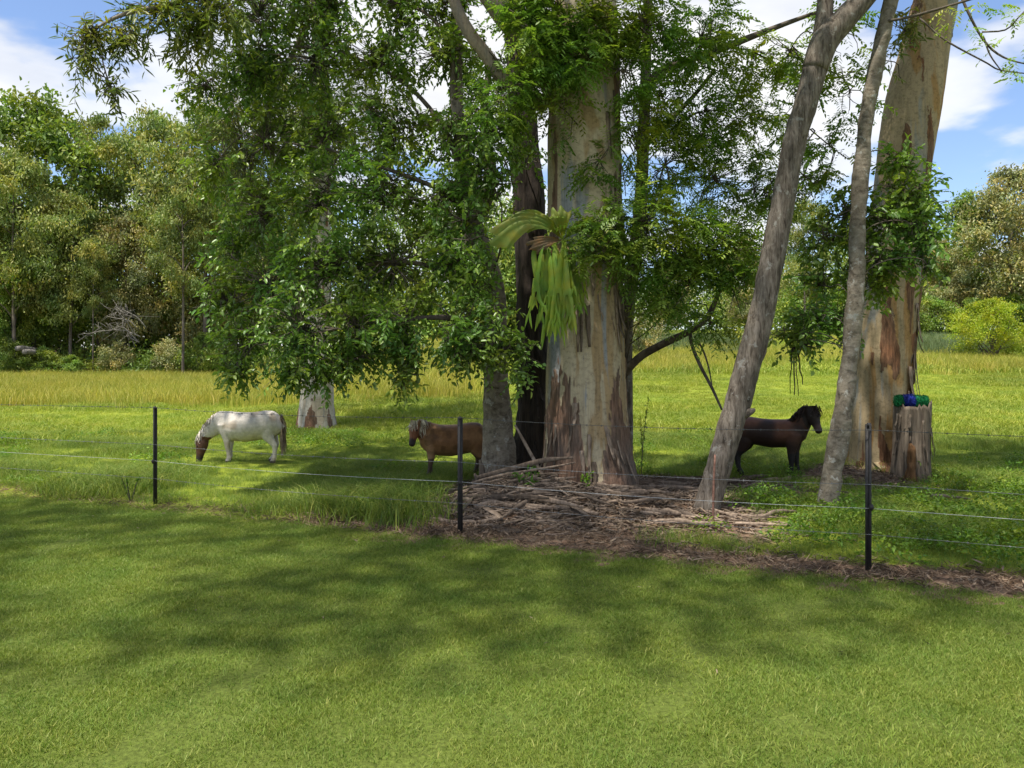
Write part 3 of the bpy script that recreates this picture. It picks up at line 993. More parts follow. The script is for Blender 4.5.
def sink(P, r, flare=1.25):
    """run the trunk a little into the ground with a root flare"""
    P = np.vstack([[P[0][0], P[0][1], H1(P[0][0], P[0][1]) - 0.15], P])
    return P, np.r_[r[0] * flare, r]


def bark_ribbon(mb, A, Bp, w, out, g, curl=0.04, n=7, th=0.004):
    """a hanging torn strip of bark with thickness"""
    t = np.linspace(0, 1, n)[:, None]
    P = A * (1 - t) + Bp * t + out * (curl * (t ** 2) * (0.5 + g.random())) + g.normal(0, 0.006, (n, 3)) * t
    side = unit(np.cross(Bp - A, out))
    ww = (w * (1 - 0.55 * t ** 1.5) * (0.8 + 0.4 * g.random((n, 1))))
    V = np.concatenate([P - side * ww, P + side * ww, P + side * ww + out * th, P - side * ww + out * th], 1).reshape(-1, 3)
    Q = []
    for a in range(n - 1):
        for e in range(4):
            Q.append((a * 4 + e, a * 4 + (e + 1) % 4, a * 4 + 4 + (e + 1) % 4, a * 4 + 4 + e))
    Q.append((3, 2, 1, 0)); Q.append(tuple((n - 1) * 4 + e for e in range(4)))
    mb.add(V, Q, None, np.full(len(V), g.random()))


# ---- the great gum in the middle
GD = 9.6
rows = [(538, 642, 495), (543, 637, 478), (545, 631, 455), (546, 627, 420), (547, 625, 370), (548, 624, 310), (548, 623, 250), (546, 622, 190), (547, 621, 130),
        (552, 619, 70), (556, 616, 0), (560, 612, -120), (565, 606, -320), (560, 592, -520), (548, 570, -760)]
P, r = TP(rows, GD)
gumP = P.copy()
P, r = sink(P, r, 1.12)
gum = thing('gum_tree', 'massive cream and grey gum tree with peeling bark in the middle', 'tree', base_of(gumP), 'paddock trees')
MB().add(*plated_trunk(P, r, 170, 620, 4, H1(gumP[0][0], gumP[0][1]), 1.6, 0.60)).build('trunk', M['gum_bark'], gum)
g = np.random.default_rng(12)
PR = resample(np.column_stack([P, r]), 200)


def on_trunk(PR, z, ang):
    q = np.argmin(np.abs(PR[:, 2] - z))
    o = np.array([math.cos(ang), math.sin(ang), 0])
    return PR[q, :3] * [1, 1, 0] + UP * z + o * PR[q, 3], o


for q in range(46):                                   # ribbons hanging under the foliage, plates near the foot
    if q < 22:
        z = g.uniform(2.3, 2.75); ln = g.uniform(0.2, 0.75); ang = -math.pi / 2 + g.uniform(-0.6, 1.4)
    elif q < 38:
        z = g.uniform(0.35, 1.15); ln = g.uniform(0.25, 0.6); ang = -math.pi / 2 + g.uniform(-1.5, 1.5)
    else:
        z = g.uniform(3.4, 4.9); ln = g.uniform(0.5, 1.2); ang = -math.pi / 2 + g.uniform(0.5, 1.3)
    A, o = on_trunk(PR, z, ang)
    B_, o2 = on_trunk(PR, max(z - ln, 0.06), ang + g.normal(0, 0.05))
    mb = MB()
    bark_ribbon(mb, A + o * 0.004, B_ + o2 * 0.012, g.uniform(0.012, 0.04), o, g, 0.06)
    mb.build('bark_strip', M['bark_strip'], gum)
# drooping olive foliage at the top of the picture, and the unseen crown above it
gum_blobs = [(90, 40, 8.2, 24, 24, 1.2), (78, 62, 8.2, 14, 26, 1.0), (112, 92, 8.2, 14, 10, 1.1), (125, 40, 8.4, 26, 22, 1.1), (160, 22, 8.6, 40, 28, 1.1), (205, 40, 8.8, 34, 36), (210, 8, 8.6, 40, 26, 1.2),
             (255, 90, 12, 40, 45, 0.9), (245, 160, 12, 40, 55, 0.9), (255, 230, 12, 34, 50, 0.8), (300, 130, 12, 45, 60, 0.8)]
gl = [[W(400, -160, 8.8), W(330, -70, 8.8), W(250, -20, 8.7), W(180, 2, 8.6), W(125, 14, 8.4), W(92, 30, 8.2)], [W(400, -160, 9.4), W(340, -40, 10.5), W(290, 60, 11.6), W(255, 150, 12), W(250, 220, 12)]]
for q_, p_ in enumerate(gl):
    mb = MB(); mb.add(*tube(p_, np.linspace(0.06, 0.012, len(p_)), 8, 30, rough=0.08, nseed=q_ + 80)); mb.build('limb', M['grey_bark'], gum)
make_crown(gum, gumP, gum_blobs, 'gum', M['leaf_gum'], 75, 21, 0.010, 'limb_bark', attach=gl)
# main bare limbs of the gum behind the leaves
mb = MB(); mb.add(*tube([W(575, 130, 9.7), W(540, 60, 9.5), W(500, 10, 9.2), W(455, -60, 9.0), W(400, -160, 8.8)], [0.17, 0.15, 0.13, 0.11, 0.07], 16, 26, rough=0.05, nseed=8))
mb.build('limb', M['gum_bark3'], gum)
mb = MB(); mb.add(*tube([W(545, 105, 9.5), W(505, 80, 9.2), W(490, 60, 9.1), W(462, 20, 9.0), W(440, -40, 8.9)], [0.10, 0.085, 0.08, 0.07, 0.05], 12, 20, rough=0.05, nseed=9))
mb.build('limb', M['gum_bark3'], gum)
mb = MB(); mb.add(*tube([W(590, -100, 9.6), W(660, -200, 9.8), W(760, -330, 10.2)], [0.25, 0.18, 0.1], 12, 14, rough=0.05, nseed=9))
mb.build('limb', M['gum_bark3'], gum)


def shade_crown(tree, c, rad, n, mat, seed, hole=0.42, size=0.26, flat=0.45, ry=1.0):
    """the part of a crown above the picture, unseen, added and shaped for the shade it casts: same leaves, larger sprays"""
    g = np.random.default_rng(seed)
    v = unit(g.normal(0, 1, (n * 2, 3))) * (g.random(n * 2) ** 0.45)[:, None]
    P_ = np.asarray(c) + v * rad * np.array([1, ry, flat])
    P_ = P_[vnoise(P_ * 0.42 + 5.5, seed) > hole]
    P_ = P_[P_[:, 2] > CH + (HZ + 30) / F * P_[:, 1]][:n]
    D = unit(v[:len(P_)] * 0.4 + g.normal(0, 0.6, (len(P_), 3)) - UP * 0.5)
    mb = MB(); mb.add(*leaves(P_, D, UP + g.normal(0, 0.6, (len(P_), 3)), size * g.uniform(0.6, 1.3, len(P_)), size * 0.45 * g.uniform(0.7, 1.2, len(P_))))
    o = mb.build('unseen_shade_crown', mat, tree, smooth=False)  # unseen leaves, put overhead to cast shade
    o['kind'] = 'stuff'
    for q in range(5):
        a = q * 1.256 + g.random(); tip = np.asarray(c) + np.array([math.cos(a) * 0.6, math.sin(a) * 0.6 * ry, 0.1]) * rad
        if tip[2] > CH + (HZ + 60) / F * tip[1]:
            lm = MB(); limb_to(lm, np.asarray(c) - UP * rad * flat * 0.4, tip, 0.09, 0.02, seed * 9 + q)
            lm.build('limb', M['limb_bark'], tree)
    return o


shade_crown(gum, (-4.6, 3.9, 14.0), 6.6, 6200, M['leaf_gum'], 61, 0.46, flat=0.30, ry=0.62)  # unseen crown pushed forward of its trunk so its shade falls on the lawn

# ---- the dark broad-leaved tree on the left of it
rows = [(478, 520, 485), (482, 516, 462), (483, 512, 420), (483, 508, 380), (484, 506, 340), (487, 506, 305), (483, 503, 280), (472, 493, 252), (463, 483, 225), (459, 476, 195), (455, 470, 150), (450, 463, 100), (452, 463, 30), (456, 465, -60)]
P, r = TP(rows, 9.9)
bP = P.copy()
P, r = sink(P, r, 1.2)
broad = thing('broadleaf_tree', 'smooth grey tree with dense dark leaves hanging over the brown pony', 'tree', base_of(bP), 'paddock trees')
MB().add(*tube(P, r, 56, 200, rough=0.08, nseed=14, nscale=8, flut=0.08, zstretch=0.7)).build('trunk', M['grey_bark'], broad)
mb = MB(); mb.add(*tube([W(472, 228, 9.9), W(486, 200, 9.8), W(490, 165, 9.7), W(484, 120, 9.7), W(490, 60, 9.7)], [0.09, 0.085, 0.075, 0.05, 0.03], 12, 20, rough=0.06, nseed=15)); mb.build('limb', M['grey_bark'], broad)
blobs = [(250, 345, 9.4, 34, 34, 1.2), (300, 330, 9.0, 46, 48, 1.2), (355, 330, 9.0, 46, 46, 1.2), (405, 325, 9.0, 46, 44, 1.1), (455, 325, 9.1, 40, 40, 1.0),
         (270, 285, 9.6, 48, 42, 1.1), (330, 270, 9.4, 55, 46, 1.2), (395, 265, 9.4, 55, 46, 1.2), (450, 265, 9.3, 45, 45, 1.1),
         (265, 215, 9.9, 44, 46, 0.8), (320, 205, 9.8, 52, 48, 0.85), (385, 200, 9.6, 55, 50, 0.85), (445, 195, 9.5, 50, 45, 0.85), (500, 180, 9.3, 30, 45, 0.7),
         (215, 165, 10.2, 30, 40, 0.8), (265, 145, 10.2, 46, 44, 0.85), (330, 135, 10.1, 52, 46, 0.9), (395, 130, 9.8, 52, 46, 0.9), (455, 125, 9.6, 46, 46, 0.9), (475, 290, 9.2, 26, 30, 0.8), (462, 220, 9.2, 30, 30, 0.8), (478, 170, 9.2, 26, 34, 0.7),
         (205, 85, 10.4, 34, 30, 0.9), (255, 70, 10.4, 46, 42, 1.1), (315, 65, 10.3, 52, 46, 1.1), (380, 60, 10.0, 52, 46, 1.1), (440, 55, 9.8, 46, 46, 1.0),
         (260, 8, 10.4, 50, 36, 1.1), (330, 5, 10.3, 55, 40, 1.1), (400, 5, 10.0, 50, 40, 1.1), (455, 5, 9.8, 44, 40, 0.9),
         (406, 372, 9.0, 9, 26, 2.6), (402, 345, 9.0, 13, 20, 2.0), (235, 372, 9.3, 16, 12, 2.0), (292, 374, 9.0, 22, 12, 2.0), (330, 372, 9.0, 24, 16, 1.8), (360, 358, 9.0, 26, 16, 1.6), (508, 352, 8.9, 22, 24, 1.35), (478, 350, 8.9, 22, 24, 1.35), (496, 318, 8.95, 18, 20, 0.9), (455, 342, 8.9, 24, 24, 1.35), (522, 372, 8.9, 12, 16, 1.0), (470, 240, 9.0, 26, 26, 0.8), (225, 300, 9.6, 22, 30, 0.9), (232, 250, 9.9, 24, 30, 0.8), (490, 130, 9.0, 34, 40, 0.9), (500, 60, 9.0, 30, 40, 0.7)]
bl = [[W(465, 212, 9.8), W(440, 190, 9.7), W(390, 170, 9.7), W(330, 150, 9.9), W(265, 140, 10.1)], [W(484, 300, 9.85), W(440, 270, 9.5), W(390, 262, 9.4), W(330, 275, 9.4), W(270, 300, 9.5)],
      [W(462, 180, 9.85), W(445, 130, 9.7), W(400, 80, 9.9), W(330, 50, 10.2), W(240, 45, 10.4)], [W(484, 330, 9.8), W(450, 318, 9.3), W(400, 320, 9.1), W(340, 328, 9.0), W(260, 345, 9.3)],
      [W(456, 100, 9.85), W(450, 50, 9.8), W(420, 10, 9.9), W(340, -5, 10.2)], [W(490, 280, 9.7), W(500, 250, 9.3), W(502, 210, 9.2)], [W(488, 350, 9.7), W(496, 345, 9.1), W(504, 350, 8.95)]]
for q_, p_ in enumerate(bl):
    mb = MB(); mb.add(*tube(p_, np.linspace(0.04 if q_ < 5 else 0.014, 0.008, len(p_)), 8, 26, rough=0.1, nseed=q_ + 90)); mb.build('limb', M['limb_bark'], broad)
make_crown(broad, bP, blobs, 'broad', M['leaf_dark'], 82, 31, 0.008, 'limb_bark', attach=bl, cull=0.42)
shade_crown(broad, (-4.0, 10.6, 8.2), 3.2, 2200, M['leaf_dark'], 62, 0.46)

# ---- blackened trunk behind
rows = [(508, 556, 482), (514, 552, 450), (518, 550, 400), (519, 549, 340), (517, 548, 280), (512, 544, 200), (508, 536, 120), (506, 528, 50), (504, 522, -20), (500, 516, -160)]
P, r = TP(rows, 11.2)
dP = P.copy(); P, r = sink(P, r, 1.2)
dark = thing('burnt_tree', 'black rough-barked trunk standing between the grey tree and the big gum', 'tree', base_of(dP), 'paddock trees')
MB().add(*tube(P, r, 36, 110, rough=0.22, nseed=24, nscale=9, flut=0.1, zstretch=0.25)).build('trunk', M['dark_bark'], dark)
g = np.random.default_rng(5)
PRd = resample(np.column_stack([P, r]), 120)
for q in range(26):
    z = g.uniform(0.25, 1.9); A, o = on_trunk(PRd, z, -math.pi / 2 + g.uniform(-1.4, 1.4)); mb = MB()
    bark_ribbon(mb, A, A - UP * g.uniform(0.15, 0.4) + o * 0.05, g.uniform(0.008, 0.025), o, g, 0.10)
    mb.build('bark_strip', M['dark_bark'], dark)
make_crown(dark, dP, [(520, 10, 11.2, 40, 40, 0.8), (540, -30, 11.2, 50, 40, 0.8), (480, 90, 11.4, 40, 50, 0.7), (530, 150, 10.4, 22, 36, 0.5)], 'broad', M['leaf_dark'], 60, 33, 0.01)

# ---- feathery-leaved tree just behind the gum
rows = [(618, 634, 488), (617, 633, 440), (618, 633, 390), (619, 633, 330), (626, 640, 270), (634, 647, 200), (638, 650, 120), (642, 652, 30), (646, 654, -80)]
P, r = TP(rows, 10.6)
fP = P.copy(); P, r = sink(P, r, 1.3)
feath = thing('feathery_tree', 'slender dark tree with feathery light green leaves right behind the big gum', 'tree', base_of(fP), 'paddock trees')
MB().add(*tube(P, r, 20, 70, rough=0.08, nseed=34, nscale=8)).build('trunk', M['rough_bark'], feath)
mb = MB(); mb.add(*tube([W(622, 376, 10.5), W(640, 357, 10.3), W(665, 343, 10.0), W(690, 331, 9.7), W(708, 316, 9.5), W(722, 285, 9.3)], [0.055, 0.052, 0.047, 0.04, 0.035, 0.02], 12, 24, rough=0.1, nseed=3)); mb.build('limb', M['limb_bark'], feath)
mb = MB(); mb.add(*tube([W(690, 331, 9.7), W(692, 345, 9.6), W(700, 365, 9.5), W(712, 388, 9.4), W(722, 410, 9.35)], [0.022, 0.022, 0.021, 0.018, 0.012], 8, 16, rough=0.1, nseed=4)); mb.build('limb', M['limb_bark'], feath)
mb = MB(); mb.add(*tube([W(694, 336, 9.6), W(702, 348, 9.6), W(708, 365, 9.6), W(712, 385, 9.5)], [0.012, 0.012, 0.010, 0.007], 6, 12, nseed=4)); mb.build('limb', M['limb_bark'], feath)
mb = MB(); mb.add(*tube([W(640, 100, 10.4), W(660, 72, 10.2), W(690, 60, 10.0), W(730, 45, 9.8), W(790, 22, 9.5), W(830, 8, 9.3)], [0.07, 0.06, 0.05, 0.045, 0.03, 0.02], 10, 20, rough=0.1, nseed=6)); mb.build('limb', M['limb_bark'], feath)
mb = MB(); mb.add(*tube([W(640, 150, 10.4), W(665, 125, 10.2), W(690, 100, 10.0), W(715, 70, 9.8)], [0.04, 0.035, 0.03, 0.02], 8, 14, rough=0.1, nseed=7)); mb.build('limb', M['limb_bark'], feath)
blobs = [(530, 25, 8.8, 36, 36, 1.2), (570, 60, 8.8, 34, 30, 0.9), (620, 70, 8.8, 30, 24, 0.9), (590, 20, 8.9, 44, 34, 1.2), (560, 5, 8.8, 40, 30, 1.2), (500, 100, 8.8, 26, 34, 0.8), (640, 130, 9.2, 20, 34, 0.7), (645, 25, 9.0, 44, 38, 0.9), (700, 40, 9.2, 40, 40, 0.75), (750, 50, 9.4, 36, 40, 0.65), (545, 45, 8.9, 34, 44, 0.8), (515, 90, 9.0, 26, 40, 0.7),
         (660, 95, 9.6, 30, 36, 0.7), (705, 110, 9.8, 40, 40, 0.7), (755, 120, 10, 34, 44, 0.65), (665, 165, 9.8, 30, 36, 0.75), (715, 180, 9.8, 44, 40, 0.8), (765, 190, 9.8, 30, 40, 0.65),
         (588, 222, 8.75, 26, 20, 0.5), (610, 225, 8.7, 34, 24, 0.7), (645, 220, 8.9, 34, 34, 0.85), (680, 235, 9.1, 36, 36, 1.0), (725, 245, 9.2, 40, 34, 1.0), (640, 265, 9.2, 26, 24, 0.8), (690, 285, 9.2, 40, 34, 0.95),
         (735, 295, 9.1, 34, 30, 0.95), (665, 300, 9.3, 30, 24, 0.7), (710, 320, 9.1, 26, 14, 0.9), (755, 318, 9.0, 24, 16, 0.9), (600, 258, 8.7, 24, 16, 0.6), (600, 160, 9.0, 24, 20, 0.35), (565, 110, 9.0, 20, 30, 0.5)]
make_crown(feath, fP, blobs, 'pinnate', M['leaf_mid'], 74, 41, 0.008, cull=0.36)
shade_crown(feath, (1.6, 8.8, 8.2), 2.6, 1500, M['leaf_mid'], 63, 0.42)

# ---- leaning grey trunk
rows = [(689, 719, 519), (696, 722, 500), (708, 733, 460), (723, 748, 410), (740, 765, 350), (752, 776, 300), (768, 791, 220), (782, 804, 150), (799, 822, 85), (810, 835, 45)]
P, r = TP(rows, 8.3)
lP = P.copy(); P, r = sink(P, r, 1.3)
lean = thing('leaning_tree', 'grey leaning trunk with a high fork rising from the bark litter', 'tree', base_of(lP), 'paddock trees')
MB().add(*tube(P, r, 64, 260, rough=0.11, nseed=44, nscale=14, flut=0.08, zstretch=0.3)).build('trunk', M['rough_bark'], lean)
mb = MB(); mb.add(*tube([W(815, 70, 8.3), W(825, 42, 8.3), W(848, 15, 8.3), W(870, -10, 8.3), W(900, -60, 8.2), W(950, -150, 8.0)], [0.13, 0.14, 0.12, 0.11, 0.1, 0.06], 18, 30, rough=0.07, nseed=45, nscale=8)); mb.build('limb', M['rough_bark'], lean)
mb = MB(); mb.add(*tube([W(815, 70, 8.3), W(822, 30, 8.35), W(826, -10, 8.4), W(822, -80, 8.5), W(800, -200, 8.6)], [0.09, 0.085, 0.08, 0.07, 0.05], 16, 26, rough=0.07, nseed=46, nscale=8)); mb.build('limb', M['rough_bark'], lean)
V, Q, T, r_ = tube([W(745, 414, 8.25), W(752, 411, 8.2), W(755, 409, 8.18)], [0.05, 0.035, 0.012], 10, 8, rough=0.3); MB().add(V, Q, T).build('knot', M['rough_bark'], lean)
lPx = np.vstack([lP, W(826, -10, 8.4), W(822, -80, 8.5)])
blobs = [(840, 30, 8.8, 28, 30, 0.6), (850, 90, 9.0, 22, 30, 0.5), (800, 110, 9.0, 26, 40, 0.6), (790, 50, 9.0, 30, 36, 0.65), (815, 185, 9.0, 24, 30, 0.7), (835, 150, 9.2, 18, 24, 0.5)]
make_crown(lean, lPx, blobs, 'pinnate', M['leaf_mid'], 50, 42, 0.008)
shade_crown(lean, (2.4, 2.9, 9.4), 3.2, 1500, M['leaf_mid'], 64, 0.47, flat=0.3, ry=0.8)  # added well in front of the trunk to shade the right of the lawn

# ---- thin pale trunk
rows = [(815, 838, 518), (819, 839, 490), (827, 846, 450), (834, 852, 410), (840, 857, 370), (844, 861, 335), (847, 863, 300), (850, 865, 240), (853, 868, 180), (859, 873, 120), (870, 885, 60), (884, 898, 0), (900, 912, -80), (915, 925, -180)]
P, r = TP(rows, 8.4)
tP = P.copy(); P, r = sink(P, r, 1.6)
thin = thing('sapling_tree', 'thin pale mottled trunk in front of the tan gum, dark leaf clumps', 'tree', base_of(tP), 'paddock trees')
MB().add(*tube(P, r, 48, 240, rough=0.16, nseed=54, nscale=11, zstretch=0.6, flut=0.2)).build('trunk', M['grey_bark'], thin)
blobs = [(905, 165, 8.6, 26, 20, 1.0), (915, 200, 8.6, 30, 24, 1.32), (893, 222, 8.6, 36, 24, 1.32), (925, 240, 8.5, 20, 24, 1.1), (888, 262, 8.6, 34, 20, 1.32), (850, 215, 8.8, 26, 30, 0.8), (825, 240, 9.0, 28, 26, 0.8), (850, 275, 8.9, 28, 22, 0.9),
         (820, 285, 9.0, 26, 20, 0.8), (810, 320, 8.8, 30, 22, 1.0), (840, 320, 8.8, 22, 24, 0.9), (785, 335, 8.8, 20, 14, 0.9), (796, 340, 8.7, 14, 9, 1.6), (800, 345, 8.8, 18, 8, 0.9), (880, 285, 8.7, 20, 12, 0.9), (930, 270, 8.5, 12, 14, 0.6)]
make_crown(thin, tP, blobs, 'broad', M['leaf_dark'], 95, 43, 0.006)
for dx, y1, w in ((0, 400, 0.009), (5, 384, 0.010), (-3, 392, 0.006), (2, 402, 0.006)):        # dry hanging pods
    A = W(794 + dx * 0.5, 345, 8.7); B_ = W(794 + dx * 1.6, y1 if y1 < 396 else y1 - 6, 8.7)
    mb = MB(); bark_ribbon(mb, A, B_, w, np.array([0.15, -1, 0]), np.random.default_rng(int(y1)), 0.02)
    mb.build('seed_pod', M['dark_bark'], thin)
# twigs reaching into the upper right corner
mb = MB()
mb.add(*tube([W(880, 22, 8.4), W(905, 18, 8.2), W(935, 10, 8.0), W(975, -2, 7.8)], [0.018, 0.016, 0.014, 0.010], 6, 14, rough=0.1, nseed=3))
mb.add(*tube([W(920, 18, 8.1), W(945, 40, 8.0), W(985, 62, 7.9), W(1000, 70, 7.9), W(1030, 74, 7.8)], [0.011, 0.010, 0.009, 0.008, 0.006], 6, 16, rough=0.1, nseed=2))
mb.build('limb', M['limb_bark'], thin)
mb = MB()
mb.add(*tube([W(955, -20, 8.0), W(968, 12, 7.9), W(985, 42, 7.9), W(1005, 58, 7.8), W(1035, 66, 7.8)], [0.016, 0.014, 0.012, 0.010, 0.007], 6, 16, rough=0.1, nseed=1))
mb.add(*tube([W(984, 38, 7.9), W(990, 55, 7.85), W(1002, 72, 7.85)], [0.009, 0.008, 0.005], 5, 9))
mb.add(*tube([W(982, 32, 7.9), W(1005, 30, 7.85), W(1018, 18, 7.8), W(1030, 5, 7.8)], [0.009, 0.008, 0.007, 0.005], 5, 10))
mb.build('limb', M['limb_bark'], thin)
g = np.random.default_rng(88)
C = np.array([W(a, b, 7.85) for a, b in ((960, 8), (975, 5), (985, 8), (972, 30), (980, 48), (996, 45), (1012, 58), (1018, 62), (1024, 50), (1012, 78), (1008, 70), (1020, 8), (1015, 16), (1026, 20), (950, 22), (945, 8), (1000, 5), (1030, 40))])
A, _, _ = pinnate_twigs(C, unit(g.normal(0, 1, (len(C), 3))), 3, 9, 0.16, 0.05, 0.02, 0.3, g)
o = MB().add(*A).build('corner_leaves', M['leaf_mid'], thin, smooth=False); o['kind'] = 'stuff'
shade_crown(thin, (4.6, 3.6, 9.6), 3.0, 1300, M['leaf_dark'], 65, 0.46, flat=0.3)  # unseen leaves set forward for more shade on the right lawn

# ---- tan gum on the right
rows = [(836, 912, 478), (845, 907, 462), (848, 906, 430), (852, 909, 391), (858, 912, 340), (865, 917, 292), (873, 924, 220), (880, 930, 156), (888, 940, 104), (902, 948, 50), (915, 957, 0), (935, 970, -80), (960, 990, -200), (980, 1005, -330), (990, 1010, -480)]
P, r = TP(rows, 11.5)
rP = P.copy(); P, r = sink(P, r, 1.1)
tan = thing('tan_gum_tree', 'thick tan gum tree leaning right behind the jagged stump', 'tree', base_of(rP), 'paddock trees')
MB().add(*plated_trunk(P, r, 130, 460, 64, H1(rP[0][0], rP[0][1]), 0.9, 0.625, 0.05, 0.14)).build('trunk', M['gum_bark2'], tan)
PRt = resample(np.column_stack([P, r]), 160)
g = np.random.default_rng(15)
for q in range(16):
    z = g.uniform(0.9, 2.4); A, o = on_trunk(PRt, z, -math.pi / 2 + g.uniform(0.5, 1.5))
    B_, o2 = on_trunk(PRt, max(z - g.uniform(0.3, 0.9), 0.1), -math.pi / 2 + g.uniform(0.5, 1.5))
    mb = MB(); bark_ribbon(mb, A + o * 0.005, B_ + o2 * 0.02, g.uniform(0.02, 0.06), o, g, 0.08); mb.build('bark_strip', M['bark_strip'], tan)
shade_crown(tan, (4.6, 8.6, 14.0), 5.0, 6500, M['leaf_gum'], 66, 0.47, flat=0.3, ry=0.75)
make_crown(tan, rP, [(905, 30, 11.0, 20, 26, 0.7), (880, 60, 11.0, 20, 26, 0.5)], 'gum', M['leaf_gum'], 60, 44, 0.008)

# ---- pale gum behind the white pony
rows = [(296, 337, 432), (299, 334, 410), (302, 333, 380), (306, 332, 330), (308, 331, 260), (310, 330, 150), (312, 328, 20), (314, 326, -150)]
P, r = TP(rows, 18.0)
pP = P.copy(); P, r = sink(P, r, 1.15)
pale = thing('pale_gum_tree', 'pale gum trunk standing in the pasture behind the white pony', 'tree', base_of(pP), 'paddock trees')
MB().add(*plated_trunk(P, r, 70, 200, 74, H1(pP[0][0], pP[0][1]), 0.8, 0.67, 0.05, 0.12)).build('trunk', M['gum_bark3'], pale)
make_crown(pale, pP, [(270, 200, 17.5, 55, 60, 0.8, 1.3), (330, 160, 18, 60, 60, 0.8, 1.3), (300, 90, 18, 70, 60, 0.8, 1.3), (370, 110, 18, 50, 60, 0.7, 1.3), (230, 120, 17.5, 40, 50, 0.7, 1.3)], 'gum', M['leaf_gum'], 26, 45, 0.012)
shade_crown(pale, (-5.0, 17.0, 11.5), 5.4, 6000, M['leaf_gum'], 67, 0.40)

# ================================================================== BACKGROUND TREES AND BUSHES
def tree_meshes(name, h, spread, clear, nblob, ncard, mat, bark, size, droop, seed, tr=0.2, aspect=0.4, bushy=False):
    """unit tree standing at the origin: trunk with limbs (one mesh) and crown (one mesh)"""
    g = np.random.default_rng(seed)
    tk = MB()
    bend = g.normal(0, 0.25, 2)
    TPn = np.array([[0, 0, -0.3], [bend[0] * 0.2, bend[1] * 0.2, h * 0.25], [bend[0], bend[1], h * 0.55], [bend[0] * 1.2 + g.normal(0, 0.3), bend[1] * 1.2, h * 0.9]])
    if not bushy:
        tk.add(*tube(TPn, [tr, tr * 0.8, tr * 0.55, tr * 0.12], 9, 16, rough=0.06, nseed=seed))
    TR = resample(TPn, 40)
    cr = MB()
    per = ncard // nblob
    for q in range(nblob):
        f = (q + 0.5) / nblob
        z = h * (clear + (0.97 - clear) * f ** 0.9)
        prof = math.sin(math.pi * min(1, 0.18 + 0.80 * (z / h - clear) / (1 - clear))) ** 0.7
        a = q * 2.4 + g.normal(0, 0.4)
        rr = spread * prof * g.uniform(0.35, 0.85) if q < nblob - 1 else 0.1
        c = np.array([math.cos(a) * rr, math.sin(a) * rr, z])
        br = spread * g.uniform(0.28, 0.5) * (0.6 + 0.5 * prof)
        A0 = TR[np.argmin(np.abs(TR[:, 2] - max(z - 0.8 * rr, h * clear * 0.7)))] if not bushy else np.array([g.normal(0, 0.1), g.normal(0, 0.1), 0.0])
        limb_to(tk, A0, c, tr * 0.38, tr * 0.06, seed * 31 + q, 0.08, 5, 6)
        sub = g.integers(9, 14)
        cs = c + unit(g.normal(0, 1, (sub, 3))) * br * g.uniform(0.35, 1.0, (sub, 1)) * np.array([1, 1, 0.75])
        k = per // sub + 1
        P_ = (cs[:, None] + g.normal(0, 1, (sub, k, 3)) * br * np.array([0.26, 0.26, 0.18])).reshape(-1, 3)
        n = len(P_)
        D = g.normal(0, 0.7, (n, 3)) - UP * droop
        rn = np.clip(np.repeat(g.random(sub), k) * 0.55 + 0.45 * g.random(n), 0, 1)
        cr.add(*leaves(P_, D, UP + g.normal(0, 0.7, (n, 3)), size * g.uniform(0.6, 1.3, n), size * aspect * g.uniform(0.7, 1.3, n), rnd=rn))
    return tk.mesh('trunk', bark), cr.mesh('crown', mat, smooth=False)


KIND = {
    'gum_a': tree_meshes('g', 13, 3.4, 0.32, 17, 16000, M['bg_olive'], M['bg_bark'], 0.24, 0.9, 1, 0.13),
    'gum_b': tree_meshes('g', 13, 2.6, 0.45, 13, 9000, M['bg_olive'], M['bg_bark'], 0.22, 1.0, 2, 0.11),
    'dense': tree_meshes('g', 12, 3.6, 0.20, 20, 18000, M['bg_green'], M['bg_bark'], 0.26, 0.3, 3, 0.14, 0.55),
    'grey': tree_meshes('g', 12, 4.2, 0.16, 20, 21000, M['bg_grey'], M['bg_bark'], 0.26, 0.5, 4, 0.15, 0.45),
    'shrub': tree_meshes('g', 3, 1.9, 0.10, 10, 5000, M['bg_green'], M['bg_bark'], 0.17, 0.3, 5, 0.07, 0.5, True),
    'shrub_g': tree_meshes('g', 3, 1.9, 0.10, 10, 5000, M['bg_grey'], M['bg_bark'], 0.17, 0.3, 6, 0.07, 0.5, True),
    'bush_y': tree_meshes('g', 3, 1.75, 0.14, 16, 14000, M['bg_yellow'], M['bg_bark'], 0.10, 0.1, 7, 0.09, 0.45, True),
}


def plant_tree(name, label, cat, kind, px, top, d, wide=1.0, rot=0.0, group=None, ground_row=None, href=None):
    """a background tree whose top reaches photo row `top` when it stands at column px, depth d"""
    x_ = (px - 512) / F * d
    z_ = H1(x_, d)
    ztop = CH - (top - HZ) / F * d
    href = {'gum_a': 13, 'gum_b': 13, 'dense': 12, 'grey': 12}.get(kind, 3)
    s = (ztop - z_) / href
    t = thing(name, label, cat, (x_, d, z_), group)
    t.rotation_euler = (0, 0, rot)
    t.scale = (s * wide, s * wide, s)
    for nm, me in zip(('trunk' if name.endswith('tree') else 'stems', 'crown'), KIND[kind]):
        o = bpy.data.objects.new(nm, me); COL.objects.link(o); o.parent = t
        if nm == 'crown': o['kind'] = 'stuff'
    return t


